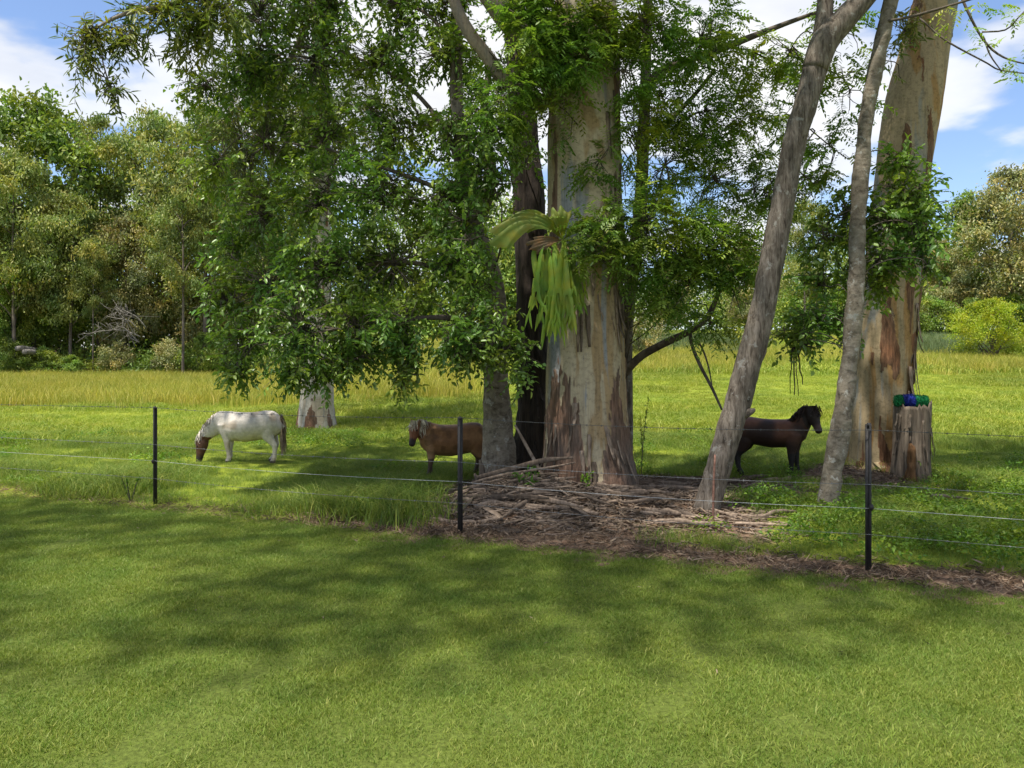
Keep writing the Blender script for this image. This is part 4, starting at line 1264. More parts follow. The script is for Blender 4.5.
WL = 'woodland trees on the left'
for a in [
    ('woodland_tree', 'tall dark green rounded tree at the far left of the woodland', 'tree', 'dense', 34, 100, 53, 0.95, 0.3, WL),
    ('woodland_tree', 'olive tree at the left edge, in front of the dark green one', 'tree', 'gum_a', 14, 152, 49, 0.9, 1.3, WL),
    ('woodland_tree', 'thin tall gum with an open crown beside the dark green tree', 'tree', 'gum_b', 98, 110, 55, 0.8, 2.1, WL),
    ('woodland_tree', 'broad yellowish gum right of the thin open gum', 'tree', 'gum_a', 150, 112, 54, 1.0, 0.7, WL),
    ('woodland_tree', 'olive gum half hidden by the hanging dark foliage', 'tree', 'gum_a', 205, 108, 51, 0.95, 4.0, WL),
    ('woodland_tree', 'low olive tree under the thin open gum', 'tree', 'gum_a', 70, 195, 50, 0.95, 5.2, WL),
    ('woodland_tree', 'low greyish tree in the middle of the woodland edge', 'tree', 'grey', 125, 215, 51.5, 0.7, 2.5, WL),
    ('woodland_tree', 'straight grey trunk tree standing at the pasture edge', 'tree', 'gum_b', 183, 175, 47.5, 0.9, 0.2, WL),
    ('woodland_tree', 'slim reddish stemmed tree before the bare bank', 'tree', 'gum_b', 93, 235, 49, 0.7, 3.2, WL),
    ('woodland_tree', 'small green tree by the far left trunk', 'tree', 'dense', 12, 250, 51, 0.7, 1.2, WL),
    ('woodland_tree', 'grey leafy tree behind the straight grey trunk', 'tree', 'grey', 235, 200, 53, 0.8, 1.9, WL),
    ('woodland_tree', 'large greyish spreading tree at the right edge', 'tree', 'grey', 1012, 168, 76, 1.0, 0.4, 'trees across the right of the pasture'),
    ('woodland_tree', 'darker green tree left of the greyish spreading tree', 'tree', 'dense', 966, 196, 80, 0.75, 1.4, 'trees across the right of the pasture'),
    ('woodland_tree', 'greyish tree seen between the tan gum and the right edge', 'tree', 'grey', 938, 240, 78, 0.9, 2.2, 'trees across the right of the pasture'),
    ('woodland_tree', 'grey green tree seen low beside the big gum trunk', 'tree', 'grey', 668, 262, 66, 0.9, 2.9, 'trees across the right of the pasture'),
    ('woodland_tree', 'olive tree seen between the leaning and the thin trunk', 'tree', 'gum_a', 805, 200, 72, 0.9, 0.9, 'trees across the right of the pasture'),
    ('woodland_tree', 'olive tree showing under the leaning trunk leaves', 'tree', 'grey', 745, 240, 74, 0.9, 1.9, 'trees across the right of the pasture'),
]:
    plant_tree(*a)
plant_tree('yellow_bush', 'round bright yellow-green bush alone in the pasture', 'bush', 'bush_y', 992, 301, 42, 1.15, 0.5)
plant_tree('pale_shrub', 'pale green shrub low beside the big gum trunk', 'bush', 'shrub_g', 640, 318, 44, 0.9, 0.5)
SH = 'scrub along the woodland edge'
for a in [('low leafy scrub at the far left of the pasture edge', 'shrub', 8, 340, 48.5, 1.0), ('rounded green scrub right of the pale log', 'shrub', 42, 348, 48.7, 1.2),
          ('green scrub in front of the bare bank', 'shrub', 72, 356, 48.4, 1.5), ('grey scrub under the dead branches', 'shrub_g', 118, 345, 49, 1.1),
          ('scrub by the foot of the straight grey trunk', 'shrub_g', 168, 342, 48.8, 1.1), ('scrub right of the straight grey trunk', 'shrub', 205, 335, 48.6, 1.1),
          ('dark bush deep under the left woodland', 'shrub', 62, 300, 54, 1.0), ('dark bush behind the dead branches', 'shrub', 140, 290, 54, 0.9),
          ('tall scrub behind the straight grey trunk', 'shrub_g', 195, 285, 54, 0.9), ('scrub in the shade at the left edge', 'shrub', -4, 290, 53, 0.9)]:
    plant_tree('scrub_bush', a[0], 'bush', a[1], a[2], a[3], a[4], a[5], random.random() * 6, SH)
for a in [('dark hedge bush under the right treeline, nearest the tan gum', 930, 298, 74, 1.2), ('dark hedge bush behind the yellow bush', 972, 300, 74, 1.3), ('dark hedge bush at the right edge of the pasture', 1015, 296, 74, 1.3)]:
    plant_tree('hedge_bush', a[0], 'bush', 'shrub', a[1], a[2], a[3], a[4], random.random() * 6, 'hedge bushes across the pasture')

# the wood behind, one mass
mb = MB(); g = np.random.default_rng(404)
for q in range(95):
    left = q < 58
    if left:
        u_ = g.uniform(-0.85, 0.12); d = g.uniform(60, 76); top = g.uniform(120, 200) if u_ < -0.1 else g.uniform(190, 250)
    else:
        u_ = g.uniform(0.05, 0.9); d = g.uniform(84, 100); top = g.uniform(225, 290) if u_ < 0.5 else g.uniform(200, 270)
    x_ = u_ * d; z0 = H1(x_, d); ht = CH - (top - HZ) / F * d - z0
    mb.add(*tube([(x_, d, z0 - 0.3), (x_ + g.normal(0, 0.4), d, z0 + ht * 0.8)], [0.2, 0.05], 5, 4, cap=False))
    sub = 34
    cs = np.array([x_, d, z0 + ht * 0.55]) + g.normal(0, 1, (sub, 3)) * np.array([ht * 0.17, ht * 0.15, ht * 0.24])
    cs[:, 2] = np.minimum(cs[:, 2], z0 + ht)
    P_ = (cs[:, None] + g.normal(0, 1, (sub, 34, 3)) * 0.62).reshape(-1, 3)
    n = len(P_)
    mb.add(*leaves(P_, g.normal(0, 0.7, (n, 3)) - UP * 0.5, UP + g.normal(0, 0.7, (n, 3)), g.uniform(0.3, 0.65, n), g.uniform(0.14, 0.28, n), rnd=np.repeat(g.random(sub), 34) * 0.5 + 0.5 * g.random(n)))
for q in range(230):
    left = q < 160
    u_ = g.uniform(-0.85, 0.1) if left else g.uniform(0.1, 0.9); d = g.uniform(58, 70) if left else g.uniform(82, 92)
    x_ = u_ * d; z0 = H1(x_, d); n = 420
    c = np.array([x_, d, z0 + g.uniform(0.8, 3.8)])
    P_ = c + g.normal(0, 1, (n, 3)) * np.array([1.5, 1.0, 1.2])
    mb.add(*leaves(P_, g.normal(0, 0.7, (n, 3)), UP + g.normal(0, 0.7, (n, 3)), g.uniform(0.25, 0.5, n), g.uniform(0.14, 0.26, n)))
tag(mb.build('distant_woodland', M['bg_green'], smooth=False), 'hazy mass of woodland behind the nearer trees', 'woodland', kind='stuff')

mb = MB(); g = np.random.default_rng(808)
for q in range(210):
    u_ = g.uniform(-0.80, -0.12); d = g.uniform(48.2, 53); x_ = u_ * d; z0 = H1(x_, d); n = 260; hh_ = g.uniform(0.35, 1.5)
    if g.random() < 0.35 and -0.57 < u_ < -0.48: continue
    P_ = np.array([x_, d, z0]) + np.abs(g.normal(0, 1, (n, 3))) * np.array([0, 0, hh_ * 0.5]) + g.normal(0, 1, (n, 3)) * np.array([0.7, 0.4, 0])
    mb.add(*leaves(P_, g.normal(0, 0.7, (n, 3)) + UP * 0.5, UP + g.normal(0, 0.7, (n, 3)), g.uniform(0.12, 0.32, n), g.uniform(0.04, 0.13, n), rnd=np.clip(g.random() * 0.6 + 0.4 * g.random(n), 0, 1)))
tag(mb.build('undergrowth', M['bg_green'], smooth=False), 'tangled low undergrowth along the foot of the left woodland', 'undergrowth', kind='stuff')

# dead bleached branches and a pale cut log at the woodland edge
dd = thing('dead_branch', 'bleached dead branching limb fallen at the woodland edge', 'branch', (*W(128, 345, 48)[:2], H1(*W(128, 345, 48)[:2])))
g = np.random.default_rng(3)
for q in range(6):
    A = W(140 + g.normal(0, 3), 338 + g.normal(0, 4), 48); mb = MB()
    B_ = W(112 + g.normal(0, 20), 318 + g.normal(0, 14), 48 + g.normal(0, 0.8))
    ln = limb_to(mb, A, B_, 0.035, 0.012, q, 0.1, 5, 8)
    for e in range(11):
        b0 = ln[g.integers(4, 11)]; mb.add(*tube([b0, b0 + g.normal(0, 0.25, 3) + UP * 0.1, b0 + g.normal(0, 0.5, 3)], [0.016, 0.012, 0.006], 4, 5))
    mb.build('bough', M['dead_wood'], dd)
for q, (px, py) in enumerate(((17, 348.5), (24, 352))):
    A = W(px, py, 47.5); mb = MB()
    mb.add(*tube([A, A + [0.05, 0.5, 0.02], A + [0.2, 1.6, -0.1]], [0.15, 0.16, 0.15], 14, 10, rough=0.04))
    tag(mb.build('cut_log', M['dead_wood'], smooth=True), ('pale sawn log end in the scrub, the upper of two', 'pale sawn log end in the scrub, the lower of two')[q], 'log', 'sawn logs at the woodland edge')

# ================================================================== STAGHORN FERN ON THE BIG GUM
fc = np.array([W(560, 250, 8.95)[0], 8.99, W(560, 250, 8.95)[2]])
fern = thing('staghorn_fern', 'staghorn fern with forked hanging fronds clinging to the big gum', 'fern', fc)


def ribbon(mb, P, w, side, th=0.003, rnd=0.5):
    P = np.asarray(P); n = len(P); w = np.asarray(w)[:, None]
    side = unit(np.asarray(side, float))
    nrm = unit(np.cross(np.gradient(P, axis=0), side))
    sd = np.broadcast_to(side, P.shape)
    V = np.stack([P - sd * w + nrm * w * 0.25, P - nrm * th, P + sd * w + nrm * w * 0.25], 1).reshape(-1, 3)
    Q = []
    for a in range(n - 1):
        Q += [(a * 3, a * 3 + 1, a * 3 + 4, a * 3 + 3), (a * 3 + 1, a * 3 + 2, a * 3 + 5, a * 3 + 4)]
    mb.add(V, Q, None, np.full(len(V), rnd))


g = np.random.default_rng(9)
for q in range(24):
    mb = MB(); rn = g.random()
    start = fc + np.array([g.uniform(-0.22, 0.18), -0.02 - g.random() * 0.12, g.uniform(-0.10, 0.10)])
    out = unit(np.array([g.normal(-0.15, 0.7), -1.0, 0.0]))
    ln = g.uniform(0.55, 1.0)
    side = unit(np.cross(out, UP) + g.normal(0, 0.3, 3))
    t = np.linspace(0, 1, 10)[:, None]
    P_ = start + out * (0.26 * np.sin(t * 1.9)) * ln * 0.8 + UP * (0.14 * np.sin(t * 3.0) - 0.62 * t ** 1.6) * ln + side * 0.05 * np.sin(t * 4 + q)
    ribbon(mb, P_, 0.011 + 0.036 * t[:, 0] ** 1.3, side, rnd=rn)
    for sg in (-1, 1):                                     # two antlers, each forking again
        e0 = P_[-1] + side * sg * 0.030
        l2 = ln * g.uniform(0.22, 0.36)
        Q1 = resample(np.array([e0 - (P_[-1] - P_[-2]) * 0.4, e0 + side * sg * 0.03 - UP * l2 * 0.45, e0 + side * sg * (0.05 + 0.03 * g.random()) - UP * l2 * 0.9 + g.normal(0, 0.02, 3)]), 6)
        ribbon(mb, Q1, np.linspace(0.026, 0.021, 6), side, rnd=rn)
        for s2 in (-1, 1):
            l3 = l2 * g.uniform(0.4, 0.8); f0 = Q1[-1] + side * s2 * 0.014
            Q2 = resample(np.array([f0 + UP * 0.01, f0 + side * s2 * 0.02 - UP * l3 * 0.5, f0 + side * s2 * 0.045 - UP * l3]), 5)
            ribbon(mb, Q2, np.array([0.018, 0.019, 0.016, 0.010, 0.002]), side, rnd=rn)
    mb.build('frond', M['fern'], fern)
for q, (a0, a1, ln, lift, fwd_) in enumerate(((2.70, 3.40, 0.78, 0.30, 0.28), (2.2, 2.9, 0.52, 0.10, 0.25), (0.1, 0.9, 0.48, 0.10, 0.05), (1.3, 2.1, 0.42, 0.05, 0.30), (3.1, 3.8, 0.40, 0.02, 0.30), (4.0, 5.2, 0.34, 0.0, 0.20))):
    mb = MB(); nu, nv = 12, 20
    V = []
    for u_ in range(nu):
        for v_ in range(nv):
            f = u_ / (nu - 1); an = a0 + (a1 - a0) * v_ / (nv - 1); rr = ln * f
            e = (v_ / (nv - 1) - 0.5) * 2
            rr *= (1 - 0.22 * e * e) * (1 + 0.10 * math.sin(v_ * 1.05 + q * 2) * max(0, f - 0.7) / 0.3)
            rib = 0.010 * math.sin(v_ * 1.6) * f
            V.append(fc + np.array([math.cos(an) * rr + 0.03, -0.10 - fwd_ * math.sin(f * 2.2) * 0.6 - rib, 0.10 + math.sin(an) * rr * 0.8 + lift * math.sin(f * 2.6) * 0.8 - lift * 0.5 * f * f + rib]))
    Q = [(a * nv + b, a * nv + b + 1, (a + 1) * nv + b + 1, (a + 1) * nv + b) for a in range(nu - 1) for b in range(nv - 1)]
    mb.add(np.array(V), Q, None, np.full(len(V), g.random()))
    mb.build('shield_frond', M['fern_shield'] if q < 4 else M['fern_dead'], fern)

# ================================================================== PONIES
def loft(st, seg=18, lat=None, cap=True):
    """st: (x,y,z, half-width, half-height); rings square to the path, width axis `lat`"""
    st = np.asarray(st, float)
    P, a, b = st[:, :3], st[:, 3], st[:, 4]
    Tn = unit(np.gradient(P, axis=0))
    lat = np.array([0, 1.0, 0]) if lat is None else np.asarray(lat, float)
    S = unit(np.broadcast_to(lat, P.shape) - Tn * (Tn @ lat)[:, None] if lat.ndim == 1 else lat - Tn * np.sum(Tn * lat, 1)[:, None])
    Bn = np.cross(Tn, S)
    th = np.arange(seg) / seg * 2 * math.pi
    V = P[:, None] + S[:, None] * (np.cos(th)[None, :, None] * a[:, None, None]) + Bn[:, None] * (np.sin(th)[None, :, None] * b[:, None, None])
    k = len(P)
    V = V.reshape(-1, 3)
    i = np.arange(k - 1)[:, None] * seg; j = np.arange(seg)[None]; j2 = (j + 1) % seg
    Q = np.stack([i + j, i + j2, i + seg + j2, i + seg + j], -1).reshape(-1, 4)
    V = np.vstack([V, P[0], P[-1]]); T = []
    for m in range(seg):
        T += [(k * seg, (m + 1) % seg, m), (k * seg + 1, (k - 1) * seg + m, (k - 1) * seg + (m + 1) % seg)]
    return V, Q, T


def coat_mat(name, rough=0.6):
    m, nt, out = new_mat(name)
    a = attr(nt, 'coat')
    n_ = noise_t(nt, 22, 6, 0.65)
    col = mixc(nt, 1.0, a.outputs['Color'], ramp(nt, n_, [(0.3, 0.78), (0.7, 1.15)]), 'MULTIPLY')
    p = N(nt, 'ShaderNodeBsdfPrincipled'); p.inputs['Roughness'].default_value = rough
    p.inputs['Specular IOR Level'].default_value = 0.3
    L(nt, col, p.inputs['Base Color'])
    n2 = noise_t(nt, 120, 3, 0.6, stretch=(0.4, 1, 1))
    b = N(nt, 'ShaderNodeBump'); b.inputs['Strength'].default_value = 0.35; b.inputs['Distance'].default_value = 0.006
    L(nt, n2, b.inputs['Height']); L(nt, b.outputs[0], p.inputs['Normal'])
    L(nt, p.outputs[0], out.inputs[0])
    return m


def hair_mat(name, c1, c2):
    return simple_mat(name, c1, c2, 14, 0.55, 0.0, None, 4, use_rnd=True)


HAIR_N = 0


def hair(mb, roots, ends, w, g, sag=0.1, n=6):
    for A, B_ in zip(roots, ends):
        t = np.linspace(0, 1, n)[:, None]
        P_ = A * (1 - t) + B_ * t + UP * sag * np.sin(t * math.pi) * 0.6 + g.normal(0, 0.006, (n, 3)) * t
        ax = unit(B_ - A + 1e-6)
        sd = unit(np.cross(ax, g.normal(0, 1, 3)))
        ww = (w * np.array([0.9, 1.0, 0.95, 0.8, 0.55, 0.12]))[:, None] * g.uniform(0.7, 1.3)
        V = np.stack([P_ - sd * ww, P_ + sd * ww], 1).reshape(-1, 3)
        Q = [(2 * a, 2 * a + 1, 2 * a + 3, 2 * a + 2) for a in range(n - 1)]
        mb.add(V, Q, None, np.full(len(V), g.random()))


def head_stations(poll, muz, ln=None):
    d = muz - poll
    return [(*(poll - d * 0.10), 0.045, 0.055), (*poll, 0.064, 0.080), (*(poll + d * 0.18), 0.078, 0.098), (*(poll + d * 0.36), 0.074, 0.095), (*(poll + d * 0.56), 0.056, 0.072),
            (*(poll + d * 0.74), 0.047, 0.056), (*(poll + d * 0.88), 0.049, 0.052), (*(poll + d * 0.97), 0.044, 0.044), (*(poll + d * 1.02), 0.025, 0.028)]


def make_pony(label, loc, yaw, scale, neck, poll, muz, headlat, coat, hairs, ear_dir, leg_x=(0.30, -0.36), seed=0, fat=1.0, legs_off=(0, 0, 0, 0), deep=1.0):
    g = np.random.default_rng(seed)
    poll, muz = np.array(poll, float), np.array(muz, float)
    mb = MB()
    tor = [(-0.53, 0, 0.63, 0.05, 0.09), (-0.50, 0, 0.61, 0.13, 0.15), (-0.42, 0, 0.60, 0.19, 0.20), (-0.30, 0, 0.585, 0.212, 0.222), (-0.14, 0, 0.56, 0.225 * fat, 0.222), (0.02, 0, 0.542, 0.240 * fat, 0.232),
           (0.18, 0, 0.552, 0.225 * fat, 0.228), (0.31, 0, 0.575, 0.185, 0.215), (0.40, 0, 0.585, 0.145, 0.170), (0.47, 0, 0.585, 0.08, 0.10)]
    tor = [(a_, b_, 0.80 - (0.80 - c_) * deep if deep != 1 else c_, w_, h_ * deep) for a_, b_, c_, w_, h_ in tor]
    mb.add(*loft(tor, 24))
    nk = [(0.24, 0, 0.62, 0.13, 0.17)] + list(neck) + [(*poll, 0.062, 0.082)]
    mb.add(*loft(nk, 20))
    V, Q, T = loft(head_stations(poll, muz), 18, headlat)
    mb.add(V, Q, T)
    hl = unit(np.array(headlat, float)); hd = unit(muz - poll)
    for sg in (-1, 1):
        e0 = poll + hl * sg * 0.045
        ed = unit(np.array(ear_dir, float) + hl * sg * 0.35)
        mb.add(*loft([(*(e0 - ed * 0.02), 0.026, 0.020), (*(e0 + ed * 0.03), 0.027, 0.018), (*(e0 + ed * 0.065), 0.019, 0.014), (*(e0 + ed * 0.095), 0.007, 0.007)], 10, hl))
    q = 0
    for sg in (-1, 1):
        o = legs_off[q]; q += 1
        X0 = leg_x[0]; yy = sg * 0.115
        mb.add(*loft([(X0 + 0.02, yy, 0.60, 0.075, 0.12), (X0 + 0.01, yy, 0.46, 0.062, 0.085), (X0 + o * 0.2, yy, 0.36, 0.046, 0.058), (X0 + o * 0.35, yy, 0.275, 0.040, 0.046), (X0 + o * 0.4 + 0.003, yy, 0.24, 0.036, 0.040), (X0 + o * 0.6, yy, 0.17, 0.028, 0.031),
                       (X0 + o * 0.8, yy, 0.10, 0.029, 0.033), (X0 + o * 0.85, yy, 0.075, 0.036, 0.040), (X0 + o * 0.95 + 0.012, yy, 0.045, 0.032, 0.036), (X0 + o + 0.02, yy, 0.03, 0.042, 0.047), (X0 + o + 0.025, yy, -0.005, 0.046, 0.054)], 14))
        o = legs_off[q]; q += 1
        X1 = leg_x[1]
        mb.add(*loft([(X1 + 0.03, yy * 0.95, 0.60, 0.085, 0.16), (X1 + 0.03, yy, 0.48, 0.078, 0.125), (X1 + 0.01, yy, 0.40, 0.060, 0.090), (X1 - 0.045 + o * 0.3, yy, 0.315, 0.040, 0.058), (X1 - 0.075 + o * 0.45, yy, 0.265, 0.037, 0.048), (X1 - 0.068 + o * 0.6, yy, 0.20, 0.030, 0.036),
                       (X1 - 0.055 + o * 0.8, yy, 0.10, 0.030, 0.034), (X1 - 0.050 + o * 0.85, yy, 0.075, 0.037, 0.041), (X1 - 0.035 + o * 0.95, yy, 0.045, 0.032, 0.036), (X1 - 0.025 + o, yy, 0.03, 0.042, 0.047), (X1 - 0.02 + o, yy, -0.005, 0.046, 0.053)], 14))
    me = mb.mesh('pony')
    tmp = bpy.data.objects.new('pony', me); COL.objects.link(tmp)
    rm = tmp.modifiers.new('r', 'REMESH'); rm.mode = 'VOXEL'; rm.voxel_size = 0.0125
    sm = tmp.modifiers.new('s', 'SMOOTH'); sm.factor = 0.5; sm.iterations = 5
    dg = bpy.context.evaluated_depsgraph_get()
    nm = bpy.data.meshes.new_from_object(tmp.evaluated_get(dg))
    bpy.data.objects.remove(tmp)
    nv = len(nm.vertices)
    co = np.zeros(nv * 3, np.float32); nm.vertices.foreach_get('co', co); co = co.reshape(-1, 3)
    # coat colour by body region
    tt = ((co - poll) @ hd) / np.linalg.norm(muz - poll)
    lat_d = np.linalg.norm((co - poll) - np.outer((co - poll) @ hd, hd), axis=1)
    head = (tt > -0.16) & (lat_d < 0.14) & (tt < 1.2)
    C_ = coat(co, head, tt, g)
    ca = nm.color_attributes.new('coat', 'FLOAT_COLOR', 'POINT')
    ca.data.foreach_set('color', np.column_stack([C_, np.ones(nv)]).astype(np.float32).ravel())
    nm.polygons.foreach_set('use_smooth', np.ones(len(nm.polygons), bool))
    nm.materials.clear(); nm.materials.append(M.setdefault('coat', coat_mat('pony_coat')))
    nm.name = 'pony'
    ob = bpy.data.objects.new('pony', nm); COL.objects.link(ob)
    tag(ob, label, 'pony', 'ponies in the paddock')
    ob.location = loc; ob.rotation_euler = (0, 0, yaw); ob.scale = (scale,) * 3
    hm, tm = hairs

    def child(nm_, mb_, mat):
        o = bpy.data.objects.new(nm_, mb_.mesh(nm_, mat)); COL.objects.link(o); o.parent = ob; return o
    # mane along the crest
    nkA = resample(np.array([s_[:3] for s_ in nk]), 30); hh = resample(np.array([[s_[4]] for s_ in nk]), 30)[:, 0]
    Tn = unit(np.gradient(nkA, axis=0)); Bn = np.cross(Tn, np.array([0, 1.0, 0])); Bn = unit(Bn); Bn[Bn[:, 2] < 0] *= -1
    mn = MB()
    for e in range(380):
        k_ = g.integers(8, 30); A = nkA[k_] + Bn[k_] * hh[k_] * 0.93 + g.normal(0, 0.008, 3)
        sg = hairs_side = (1 if g.random() < MANE['side'] else -1)
        E = A + np.array([g.normal(-0.03, 0.02), sg * (0.07 + 0.03 * g.random()), 0]) - UP * g.uniform(0.06, MANE['len']) + Bn[k_] * MANE['stand'] * g.random()
        hair(mn, [A], [E], 0.010, g, 0.03)
    child('mane', mn, hm)
    fl = MB()
    fwd = unit(np.cross(hl, hd)); fwd = fwd if fwd @ np.array(MANE['front']) > 0 else -fwd
    for e in range(60):
        A = poll + hl * g.normal(0, 0.025) + fwd * 0.075 - hd * 0.03
        hair(fl, [A], [A + hd * g.uniform(0.08, 0.19) + hl * g.normal(0, 0.035) + fwd * 0.02], 0.008, g, 0.01)
    child('forelock', fl, hm)
    tl = MB()
    for e in range(170):
        A = np.array([-0.52, g.normal(0, 0.02), 0.70 + g.normal(0, 0.02)])
        a_ = g.random()
        E = np.array([-0.55 + g.normal(0, 0.028), g.normal(0, 0.035), 0.70 - 0.62 * a_ ** 0.6])
        hair(tl, [A], [E], 0.011, g, 0.06)
    child('tail', tl, tm)
    for sg in (-1, 1):
        c = poll + hd * np.linalg.norm(muz - poll) * 0.33 + hl * sg * 0.062 + fwd * 0.045
        V, Q, T = loft([(*(c - hd * 0.014), 0.003, 0.003), (*(c - hd * 0.008), 0.011, 0.009), (*c, 0.014, 0.012), (*(c + hd * 0.008), 0.011, 0.009), (*(c + hd * 0.014), 0.003, 0.003)], 10, hl)
        child('eye', MB().add(V, Q, T), M['post'])
    return ob


def lerp3(a, b, t):
    return np.array(a)[None] * (1 - t[:, None]) + np.array(b)[None] * t[:, None]


def coat_white(co, head, tt, g):
    n_ = vnoise(co * 7, 5)
    c = lerp3((0.50, 0.455, 0.39), (0.36, 0.30, 0.23), sstep(0.45, 0.75, n_))
    c = np.where((co[:, 2] < 0.30)[:, None], lerp3((0.55, 0.50, 0.43), (0.40, 0.34, 0.27), sstep(0.3, 0.7, n_)), c)
    hcol = lerp3((0.10, 0.045, 0.028), (0.02, 0.014, 0.012), sstep(0.55, 0.85, tt + 0.1 * (n_ - 0.5)))
    hm_ = (tt > -0.06 + 0.10 * (n_ - 0.5)) & head
    c = np.where(hm_[:, None], hcol, c)
    return np.where((co[:, 2] < 0.035)[:, None], np.array([0.10, 0.08, 0.06]), c)


def coat_brown(co, head, tt, g):
    n_ = vnoise(co * 5, 6); n2_ = vnoise(co * 13, 8)
    c = lerp3((0.21, 0.098, 0.038), (0.34, 0.185, 0.085), sstep(0.3, 0.7, n_))
    c = c * (1 - 0.35 * sstep(0.55, 0.7, n2_))[:, None]
    pale = sstep(0.55, 0.25, co[:, 2]) * sstep(0.25, 0.34, co[:, 2]) * 0.6
    c = c * (1 - pale[:, None]) + np.array([0.26, 0.17, 0.085]) * pale[:, None]
    c = np.where((co[:, 2] < 0.30)[:, None], lerp3((0.10, 0.06, 0.035), (0.05, 0.035, 0.025), sstep(0.30, 0.05, co[:, 2])), c)
    hcol = lerp3((0.22, 0.085, 0.038), (0.035, 0.025, 0.022), sstep(0.66, 0.80, tt))
    c = np.where(head[:, None] & (tt > 0.05)[:, None], hcol, c)
    return c


def coat_dark(co, head, tt, g):
    n_ = vnoise(co * 5, 7)
    c = lerp3((0.026, 0.013, 0.009), (0.115, 0.048, 0.026), sstep(0.40, 0.75, n_) * sstep(0.42, 0.62, co[:, 2]))
    c = np.where((co[:, 2] < 0.34)[:, None], np.array([0.012, 0.010, 0.009]), c)
    hcol = lerp3((0.022, 0.014, 0.011), (0.07, 0.042, 0.032), sstep(0.60, 0.78, tt) * sstep(0.97, 0.85, tt))
    return np.where(head[:, None], hcol, c)


white_hair = hair_mat('white_pony_hair', (0.50, 0.45, 0.37), (0.66, 0.60, 0.52)); tan_hair = hair_mat('tan_tail_hair', (0.16, 0.11, 0.075), (0.38, 0.29, 0.21))
blond_hair = hair_mat('blond_pony_hair', (0.48, 0.40, 0.29), (0.66, 0.58, 0.45)); black_hair = hair_mat('dark_pony_hair', (0.012, 0.009, 0.008), (0.045, 0.026, 0.018))
# white pony, grazing, facing left
MANE = dict(side=0.4, len=0.16, stand=0.03, front=(1, 0, 0))
xw, dw = (248 - 512) / F * 12.4, 12.4
make_pony('white pony with a brown head grazing by the fence', (xw, dw, H1(xw, dw) + 0.0), math.pi, 0.99,
          [(0.40, 0, 0.625, 0.115, 0.175), (0.52, 0, 0.555, 0.092, 0.150), (0.62, 0.0, 0.47, 0.078, 0.122)], (0.70, 0, 0.375), (0.765, 0.02, -0.01), (0, 1, 0), coat_white, (white_hair, tan_hair), (-0.75, 0, 0.55), seed=2, fat=1.12, legs_off=(0.02, 0.05, -0.05, -0.04))
# brown pony, facing left, head turned to the camera
MANE = dict(side=0.25, len=0.26, stand=0.0, front=(0.3, 1, 0.2))
xb, db = (452 - 512) / F * 10.9, 10.9
make_pony('brown pony with a blond mane looking over from behind the fence', (xb, db, H1(xb, db) + 0.0), math.pi + 0.22, 0.93,
          [(0.40, 0.0, 0.68, 0.105, 0.155), (0.47, 0.02, 0.74, 0.085, 0.125)], (0.535, 0.05, 0.785), (0.61, 0.20, 0.50), (0.80, -0.55, 0.0), coat_brown, (blond_hair, tan_hair), (0.0, 0.0, 1.0), seed=3, fat=1.1, legs_off=(0, 0.04, 0.06, -0.05))
# dark pony, facing right, head turned to the camera
MANE = dict(side=0.6, len=0.17, stand=0.05, front=(0.5, -0.9, 0.2))
xd, d3 = (770 - 512) / F * 10.9, 10.9
make_pony('dark brown pony standing between the leaning and thin trunks', (xd, d3, H1(xd, d3) + 0.0), -0.52, 1.0,
          [(0.39, 0, 0.70, 0.10, 0.145), (0.45, -0.01, 0.80, 0.080, 0.115), (0.49, -0.02, 0.87, 0.068, 0.095)], (0.535, -0.04, 0.915), (0.66, -0.14, 0.63), (0.75, 0.65, 0), coat_dark, (black_hair, black_hair), (0.15, 0, 1.0), seed=4, fat=0.82, legs_off=(0, 0.03, 0.05, -0.05), deep=0.84)

# ================================================================== STUMP AND BUNDLE
sx_, sd_ = (911 - 512) / F * 10.7, 10.7
stump = thing('tree_stump', 'jagged grey stump beside the tan gum', 'stump', (sx_, sd_, H1(sx_, sd_)))
z0 = H1(sx_, sd_)
th = np.arange(56) / 56 * 2 * math.pi
V = []
g = np.random.default_rng(31)
jag = 0.03 * g.random(56) + 0.05 * (g.random(56) > 0.8) + 0.06 * (np.cos(th) > 0.5)
lev = np.r_[-0.1, np.linspace(0.0, 0.96, 22)]
for f in lev:
    rr = 0.225 * (1 + 0.14 * np.exp(-f * 6)) * (1 + 0.06 * np.sin(5 * th + 1) + 0.05 * np.sin(11 * th + 3 * f)) * (1 + 0.05 * (vnoise(np.stack([np.cos(th) * 6, np.sin(th) * 6, np.full(56, f * 2)], -1), 3) - 0.5))
    top = 1.0 + jag
    V.append(np.stack([sx_ + np.cos(th) * rr + 0.03 * f, sd_ + np.sin(th) * rr, z0 + np.where(f > 0, f * top, f)], -1))
V.append(np.stack([sx_ + np.cos(th) * 0.19 + 0.03, sd_ + np.sin(th) * 0.19, z0 + 0.93 + 0 * th], -1))
V.append(np.stack([sx_ + np.cos(th) * 0.02 + 0.03, sd_ + np.sin(th) * 0.02, z0 + 0.94 + 0 * th], -1))
V = np.concatenate(V); k = len(V) // 56
i = np.arange(k - 1)[:, None] * 56; j = np.arange(56)[None]; j2 = (j + 1) % 56
Q = np.stack([i + j, i + j2, i + 56 + j2, i + 56 + j], -1).reshape(-1, 4)
MB().add(V, Q).build('stump_body', M['stump'], stump)
